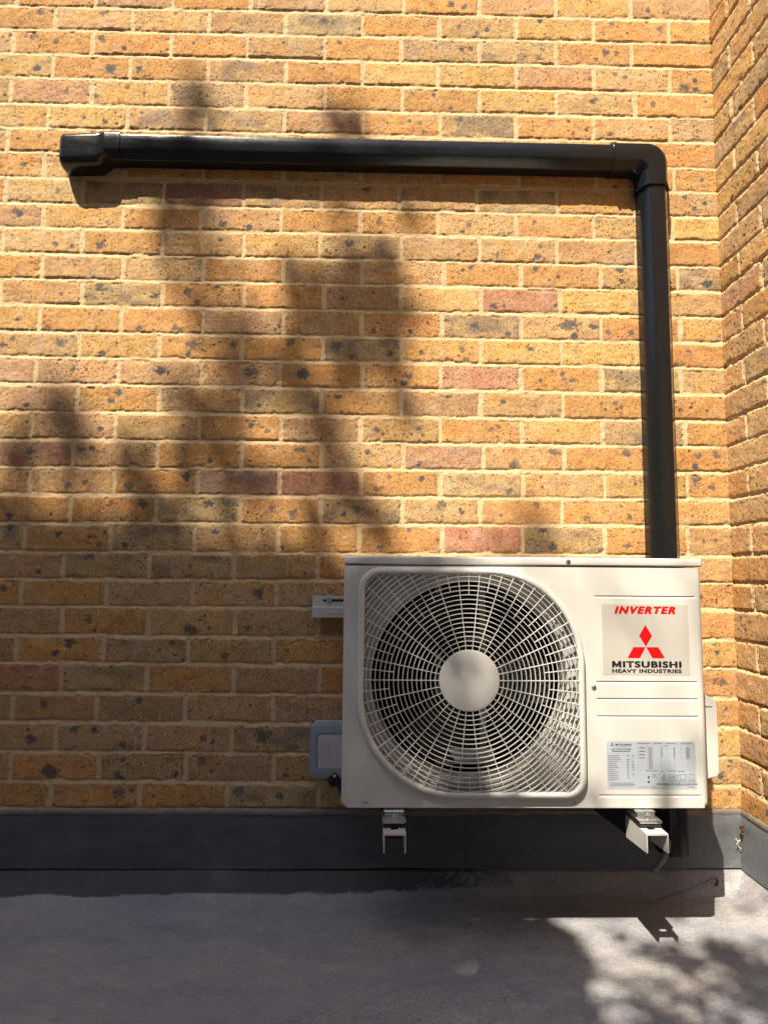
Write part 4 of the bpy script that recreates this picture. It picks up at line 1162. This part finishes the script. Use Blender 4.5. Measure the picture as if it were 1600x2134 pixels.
def cable(name, pts, r, label, mat=M_CABLE, cat='cable', group=None):
    # Catmull-Rom through pts
    P = [Vector(p) for p in pts]; out = []
    for i in range(len(P) - 1):
        p0 = P[max(i - 1, 0)]; p1 = P[i]; p2 = P[i + 1]; p3 = P[min(i + 2, len(P) - 1)]
        for k in range(8):
            t = k / 8
            out.append(.5 * ((2 * p1) + (-p0 + p2) * t + (2 * p0 - 5 * p1 + 4 * p2 - p3) * t * t + (-p0 + 3 * p1 - 3 * p2 + p3) * t ** 3))
    out.append(P[-1])
    bm = bmesh.new(); tube(bm, out, r, 8)
    o = bm_obj(name, bm, mat, None, 80)
    return tag(o, label, cat, group)
cable('cable', [(.99, -.10, .300), (1.08, -.16, .2720), (1.20, -.19, .2660), (1.32, -.20, .2850), (1.40, -.20, .3080)], .0045, 'thicker black cable sagging under the middle of the unit')
cable('cable', [(1.03, -.08, .305), (1.12, -.09, .2650), (1.25, -.09, .2480), (1.40, -.09, .2480), (1.50, -.085, .236), (1.62, -.080, .228), (1.686, -.060, .215)], .0032, 'thin black cable along the flashing top towards the pipe cover')
cable('wire', [(1.652, -.080, .0040), (1.69, -.066, .006), (1.745, -.052, .016), (1.79, -.040, .026), (1.822, -.030, .036)], .0009, 'thin stiff stalk of wire lying on the roof below the pipe cover', M_GREYP, 'wire')

def litter(name, loc, mat, label, cat, size, rot, seed):
    r_ = random.Random(seed); bm = bmesh.new(); n = 7
    A = []; B = []
    for i in range(n):
        t = i / (n - 1); w = math.sin(math.pi * min(1, .12 + t * .86)) * .42 * r_.uniform(.8, 1.2)
        c = Vector(((t - .5), 0, .10 * math.sin(t * 5)))
        A.append([bm.verts.new(c + Vector((0, s * w, abs(s) * .30 + r_.uniform(-.05, .05)))) for s in (-1, -.5, 0, .5, 1)])
    for i in range(n - 1):
        for j in range(4): bm.faces.new((A[i][j], A[i + 1][j], A[i + 1][j + 1], A[i][j + 1]))
    bmesh.ops.solidify(bm, geom=bm.faces[:], thickness=.03)
    bmesh.ops.scale(bm, vec=(size,) * 3, verts=bm.verts)
    o = bm_obj(name, bm, mat, None, 60)
    o.location = loc; o.rotation_euler = rot
    return tag(o, label, cat)
litter('dry_leaf', (1.9020, -.0225, .1480), M_LEAFDRY, 'curled rust-brown leaf caught on the flashing in the corner', 'leaf', .026, (math.radians(80), math.radians(60), .3), 1)
litter('dry_leaf', (1.8170, -.046, .0300), M_LEAFDRY, 'small curled brown leaf standing at the foot of the flashing in shadow', 'leaf', .022, (math.radians(70), math.radians(80), .9), 4)
bm = bmesh.new()
tube(bm, [(1.888, -.021, .128), (1.893, -.025, .121), (1.889, -.023, .113)], .0012, 6)
tube(bm, [(1.893, -.025, .121), (1.899, -.023, .125)], .0010, 6)
tube(bm, [(1.893, -.022, .110), (1.901, -.024, .103)], .0010, 6)
o = bm_obj('stalk', bm, M_WHITEBIT); tag(o, 'bleached white broken stalk stuck to the flashing under the rust-brown leaf', 'stalk')

# ------------------------------------------------------------------ the tree that throws the shade: it stands behind and to the left of the camera
def tau(X, Z):
    """leaf cover wanted along the sun's rays, in coordinates where the rays meet the wall's plane"""
    t = np.zeros_like(X)
    for bx, bz, ra, rb, a in BLOT:
        d = np.hypot((X - bx) / ra, (Z - bz) / rb)
        t = np.maximum(t, a * np.clip(1.42 - d, 0, 1) ** .8 * 2.1)
    n = (vn(X, Z, .11, 50) - .5) * .09 + (vn(X, Z, .045, 51) - .5) * .04
    # edge of the solid shade: upper-left part on the wall, then across the unit and the roof
    ex = [-3, -.10, .19, .45, .66, .86, .92, 1.10, 1.30, 1.40, 1.47, 1.50, 1.53, 1.56, 1.60]
    ez = [1.02, .955, .944, .934, .89, .84, .78, .50, .34, .24, .12, -.10, -.30, -.60, -.80]
    top = np.interp(X, ex, ez, right=-9)
    t = np.maximum(t, 5.6 * sstep(-.015, .05, top - Z + n * 1.3))
    # the lit wedge on the roof, and gaps
    wx = np.interp(-Z, EDGE_Z, EDGE_X)
    lit = sstep(-.01, .03, X - wx) * sstep(-.20, -.24, Z)
    keep = np.zeros_like(X)
    for bx, bz, ra, rb, a in BLOT:
        if bz < 0: keep = np.maximum(keep, a * np.clip(1.3 - np.hypot((X - bx) / ra, (Z - bz) / rb), 0, 1))
    t = t * (1 - lit) + keep * lit
    # thin cover over the right of the roof: a soft lit band beside the solid shade, dimmer beyond it
    ed = X - wx
    far = sstep(.085, .15, ed) * sstep(-.40, -.50, Z) * (1 - .85 * sstep(1.86, 1.96, X) * sstep(-.62, -.5, Z))
    st = .65 + .7 * vn(X * .86 + Z * .50, (X * .50 - Z * .86) / 4, .05, 80)
    t = np.maximum(t, 2.2 * st * far * (1 - .45 * sstep(-.72, -.88, Z)))
    t = np.maximum(t, (.45 + .8 * sstep(-.62, -.85, Z)) * sstep(-.50, -.66, Z) * (X > 1.4))
    # the left part of the unit stands in half shade that thins towards the right
    xs_ = X + .25 * Z
    half = np.interp(xs_, [1.00, 1.08, 1.16, 1.25, 1.34, 1.43, 1.50, 1.60, 1.84], [5.2, 3.4, 2.3, 1.6, 1.05, .50, .22, .12, .12])
    box_ = sstep(-.29, -.25, Z) * sstep(.33, .29, Z) * sstep(.98, 1.04, X)
    t = t * (1 - box_) + half * (.75 + .5 * vn(X, Z, .10, 82)) * box_
    for bx, bz, ra, rb, a in [b for b in BLOT if b[0] > 1.5 and -.28 < b[1] < .2]:
        t = t + a * .6 * np.clip(1.3 - np.hypot((X - bx) / ra, (Z - bz) / rb), 0, 1)
    for gx, gz, ra, rb, a in GAPS:
        t *= 1 - a * sstep(1.2, .5, np.hypot((X - gx) / ra, (Z - gz) / rb))
    return t
EDGE_Z = [.0, .20, .271, .395, .537, .651, .767, .891, 1.4]
EDGE_X = [1.60, 1.45, 1.429, 1.494, 1.572, 1.649, 1.715, 1.785, 2.1]
BLOT = [b for b in BLOT if b[1] > 0 or b[0] < 1.5]
BLOT += [(.95, 1.72, .05, .07, .9), (.70, 1.64, .05, .05, .7), (.90, 1.36, .05, .06, .8), (.46, 1.50, .05, .06, .7), (.52, 1.18, .07, .06, .7), (.66, 1.12, .07, .05, .7), (.84, 1.10, .05, .05, .6), (.30, 1.15, .05, .05, .6)]
BLOT += [(1.590, -.36, .022, .024, 1.0), (1.637, -.413, .026, .022, 1.6), (1.690, -.462, .030, .024, 1.8), (1.751, -.515, .036, .030, 2.0), (1.804, -.57, .040, .036, 2.0),
         (1.854, -.645, .034, .040, 1.6), (1.775, -.440, .024, .026, 1.4), (1.815, -.50, .026, .03, 1.4), (1.91, -.79, .02, .03, .9), (1.845, -.75, .02, .02, .8),
         (1.54, -.44, .012, .05, .5), (1.62, -.56, .010, .05, .6), (1.93, -.60, .016, .04, .5)]
BLOT += [(1.755, -.22, .028, .10, .5), (1.60, -.20, .03, .05, .35), (1.66, .02, .02, .06, .25)]
GAPS = [(1.042, -.575, .07, .06, .45), (.24, .935, .03, .04, .7), (.10, .955, .05, .02, .4), (.49, .90, .06, .03, .7), (.62, .85, .05, .03, .7), (.74, .87, .05, .03, .6),
        (.55, 1.00, .08, .03, .8), (.83, .80, .03, .05, .5), (.60, .74, .03, .03, .4)]

def make_tree():
    root = empty('tree', (-3.4, -5.9, -3))
    tag(root, 'leafy tree standing behind the camera, seen only as shade and reflections', 'tree')
    rt = np.random.RandomState(21)
    # sample leaf spots
    xs = np.arange(-3.6, 4.2, .012); zs = np.arange(-8.0, 2.3, .012)
    X, Z = np.meshgrid(xs, zs, indexing='ij')
    T = tau(X, Z)
    T = np.where(X < -.35, T * .55, T); T = np.where(Z < -1.5, T * .7, T)
    T = np.where(Z < -1.9, np.maximum(T * .4, 1.9 * sstep(-1.9, -2.2, Z) * (.5 + vn(X, Z, .5, 70))), T)
    area = .000144
    pos = []; siz = []
    for frac, size in ((.35, .036), (.65, .066)):
        la = math.pi * size * size * .60 * .62      # projected area of a leaf of half-length size
        SM = np.where(((X > 1.40) & (Z < .20)) | ((X > 1.08) & (Z < .30) & (Z > -.28)), .36, 1.0)
        lam = T * frac * area / (la * SM * SM)
        cnt = rt.poisson(lam)
        ii = np.repeat(np.arange(T.size), cnt.ravel())
        px = X.ravel()[ii] + rt.uniform(-.005, .005, len(ii)); pz = Z.ravel()[ii] + rt.uniform(-.005, .005, len(ii))
        s = 6.2 + 3.4 * rt.rand(len(ii)) + np.clip(-1.5 - pz, 0, 9) * .25 + .8 * vn(px, pz, .35, 60)
        s = np.where((pz < -.20) & (px > 1.15) & (pz > -1.3), 4.4 + 1.8 * rt.rand(len(ii)), s)
        d = np.array(LDIR)
        P = np.stack([px, px * 0, pz], -1) - s[:, None] * d
        pos.append(P); siz.append(size * SM.ravel()[ii] * rt.uniform(.75, 1.25, len(ii)))
    P = np.concatenate(pos); S = np.concatenate(siz)
    n = len(P)
    # each leaf: a bent six-cornered blade turned at random
    ang = rt.rand(n) * 2 * np.pi; cz = rt.uniform(-1, 1, n); sq = np.sqrt(1 - cz ** 2)
    ax = np.stack([sq * np.cos(ang), sq * np.sin(ang), cz], -1)
    tmp = rt.normal(size=(n, 3)); bx = np.cross(ax, tmp); bx /= np.linalg.norm(bx, axis=1)[:, None]
    nx = np.cross(ax, bx)
    shape = [(-1, 0, 0), (-.35, .55, .12), (.45, .50, .12), (1, 0, -.1), (.45, -.50, .12), (-.35, -.55, .12)]
    Vt = np.stack([P + S[:, None] * (a * ax + b * bx + c * nx) for a, b, c in shape], 1).reshape(-1, 3)
    I = (np.arange(n) * 6)[:, None]
    F = np.concatenate([I + np.array([[0, 1, 2, 3]]), I + np.array([[0, 3, 4, 5]])])
    me = bpy.data.meshes.new('crown')
    me.vertices.add(len(Vt)); me.vertices.foreach_set('co', Vt.astype(np.float32).ravel())
    me.loops.add(F.size); me.loops.foreach_set('vertex_index', F.astype(np.int32).ravel())
    me.polygons.add(len(F)); me.polygons.foreach_set('loop_start', np.arange(0, F.size, 4, dtype=np.int32))
    me.update(calc_edges=True); me.materials.append(M_LEAF)
    o = bpy.data.objects.new('crown', me); COL.objects.link(o); o.parent = root
    print('leaves', n, 'bounds', P.min(0), P.max(0))
    # trunk and limbs reaching into the crown
    bm = bmesh.new()
    tube(bm, [(-3.4, -5.95, -3.05), (-3.38, -5.8, -.5), (-3.35, -5.6, 1.5), (-3.1, -5.2, 3.0), (-2.6, -4.9, 4.6), (-1.9, -4.5, 5.6)], [.20, .17, .14, .12, .09, .06], 14)
    tube(bm, [(-3.1, -5.2, 3.0), (-3.3, -4.9, 4.4), (-3.3, -4.8, 6.0), (-3.0, -4.8, 7.2)], [.10, .08, .06, .03], 10)
    tube(bm, [(-2.6, -4.9, 4.6), (-2.0, -4.9, 5.0), (-1.5, -4.6, 5.2)], [.06, .045, .03], 8)
    tr = bm_obj('trunk', bm, M_BARK, root, 60)
    bm = bmesh.new()
    d = Vector(LDIR)
    # fine twigs among the leaves: they hang along the streaks of shade on the wall
    for (xa, za, xb, zb, rr_) in ((.41, 2.25, .44, 1.2, .012), (.44, 1.5, .60, 1.0, .010), (.85, 2.15, .80, 1.1, .010), (.07, 1.33, .10, .9, .009), (1.33, .98, 1.36, .5, .009)):
        pts = []
        for i in range(9):
            t = i / 8; s = 7.2 + .5 * math.sin(i + xa * 7)
            p = Vector((xa + (xb - xa) * t + .02 * math.sin(i * 1.9 + xa * 9), 0, za + (zb - za) * t)) - d * s
            pts.append(p)
        tube(bm, pts, [rr_ * (1 - .6 * i / 8) for i in range(9)], 6)
    bm_obj('twig', bm, M_BARK, root, 60)
    anchor(root)
make_tree()

def sky_block_trees():  # unseen row, added to block low sky and darken the wall's shade
    NAMES_ = ['short leafy, farthest left', 'second from the left, leafy', 'third from the left, leafy', 'fourth leafy', 'middle leafy', 'middle-right leafy', 'short leafy, farthest right', 'tall far-left', 'tall far-middle', 'tall far-right']
    rt = np.random.RandomState(4)
    n = 5200
    # crown: leaf clumps on and inside a lumpy ellipsoid
    cl = rt.normal(size=(46, 3)); cl /= np.linalg.norm(cl, axis=1)[:, None]; cl *= rt.uniform(.45, 1.0, (46, 1)) * np.array((1.9, 1.7, 2.8))
    P = cl[rt.randint(46, size=n)] + rt.normal(size=(n, 3)) * .48 + np.array((0, 0, 5.6))
    a = rt.normal(size=(n, 3)); a /= np.linalg.norm(a, axis=1)[:, None]
    b = np.cross(a, rt.normal(size=(n, 3))); b /= np.linalg.norm(b, axis=1)[:, None]
    S = rt.uniform(.10, .20, (n, 1))
    V_ = np.stack([P - a * S, P - a * S * .2 + b * S * .55, P + a * S, P - a * S * .2 - b * S * .55], 1).reshape(-1, 3)
    me = bpy.data.meshes.new('crown')
    me.from_pydata(V_.tolist(), [], (np.arange(n)[:, None] * 4 + np.arange(4)).tolist()); me.update(); me.materials.append(M_LEAF)
    bm = bmesh.new()
    tube(bm, [(0, 0, 0), (.05, 0, 2), (.1, .05, 4), (0, .1, 6.5)], [.22, .17, .13, .05], 12)
    for k in range(5):
        a_ = k * 1.3; tube(bm, [(.08, .04, 3.2 + k * .5), (.6 * math.cos(a_), .6 * math.sin(a_), 4.4 + k * .5), (1.3 * math.cos(a_), 1.3 * math.sin(a_), 5.2 + k * .6)], [.08, .05, .02], 8)
    mt = bpy.data.meshes.new('trunk'); bm.to_mesh(mt); bm.free(); mt.materials.append(M_BARK)
    for k, (ang, dist, h) in enumerate([(-88, 9.5, 1.2), (-68, 10, 1.30), (-48, 10.5, 1.2), (-28, 11, 1.4), (-8, 10.5, 1.2), (12, 10, 1.3), (32, 9.5, 1.15), (-58, 13, 1.5), (-18, 13, 1.5), (22, 13, 1.5)]):
        A = math.radians(ang)
        r_ = empty('tree', (.9 + dist * math.sin(A), -dist * math.cos(A), -3))
        r_.scale = (1.25, 1.25, h * .74); r_.rotation_euler = (0, 0, k * 1.9)
        tag(r_, NAMES_[k] + ' tree added behind the camera to block low sky, out of the picture', 'tree', 'trees added behind the camera to block low sky')
        for mm in (me, mt):
            o = bpy.data.objects.new(mm.name.split('.')[0], mm); COL.objects.link(o); o.parent = r_
sky_block_trees()
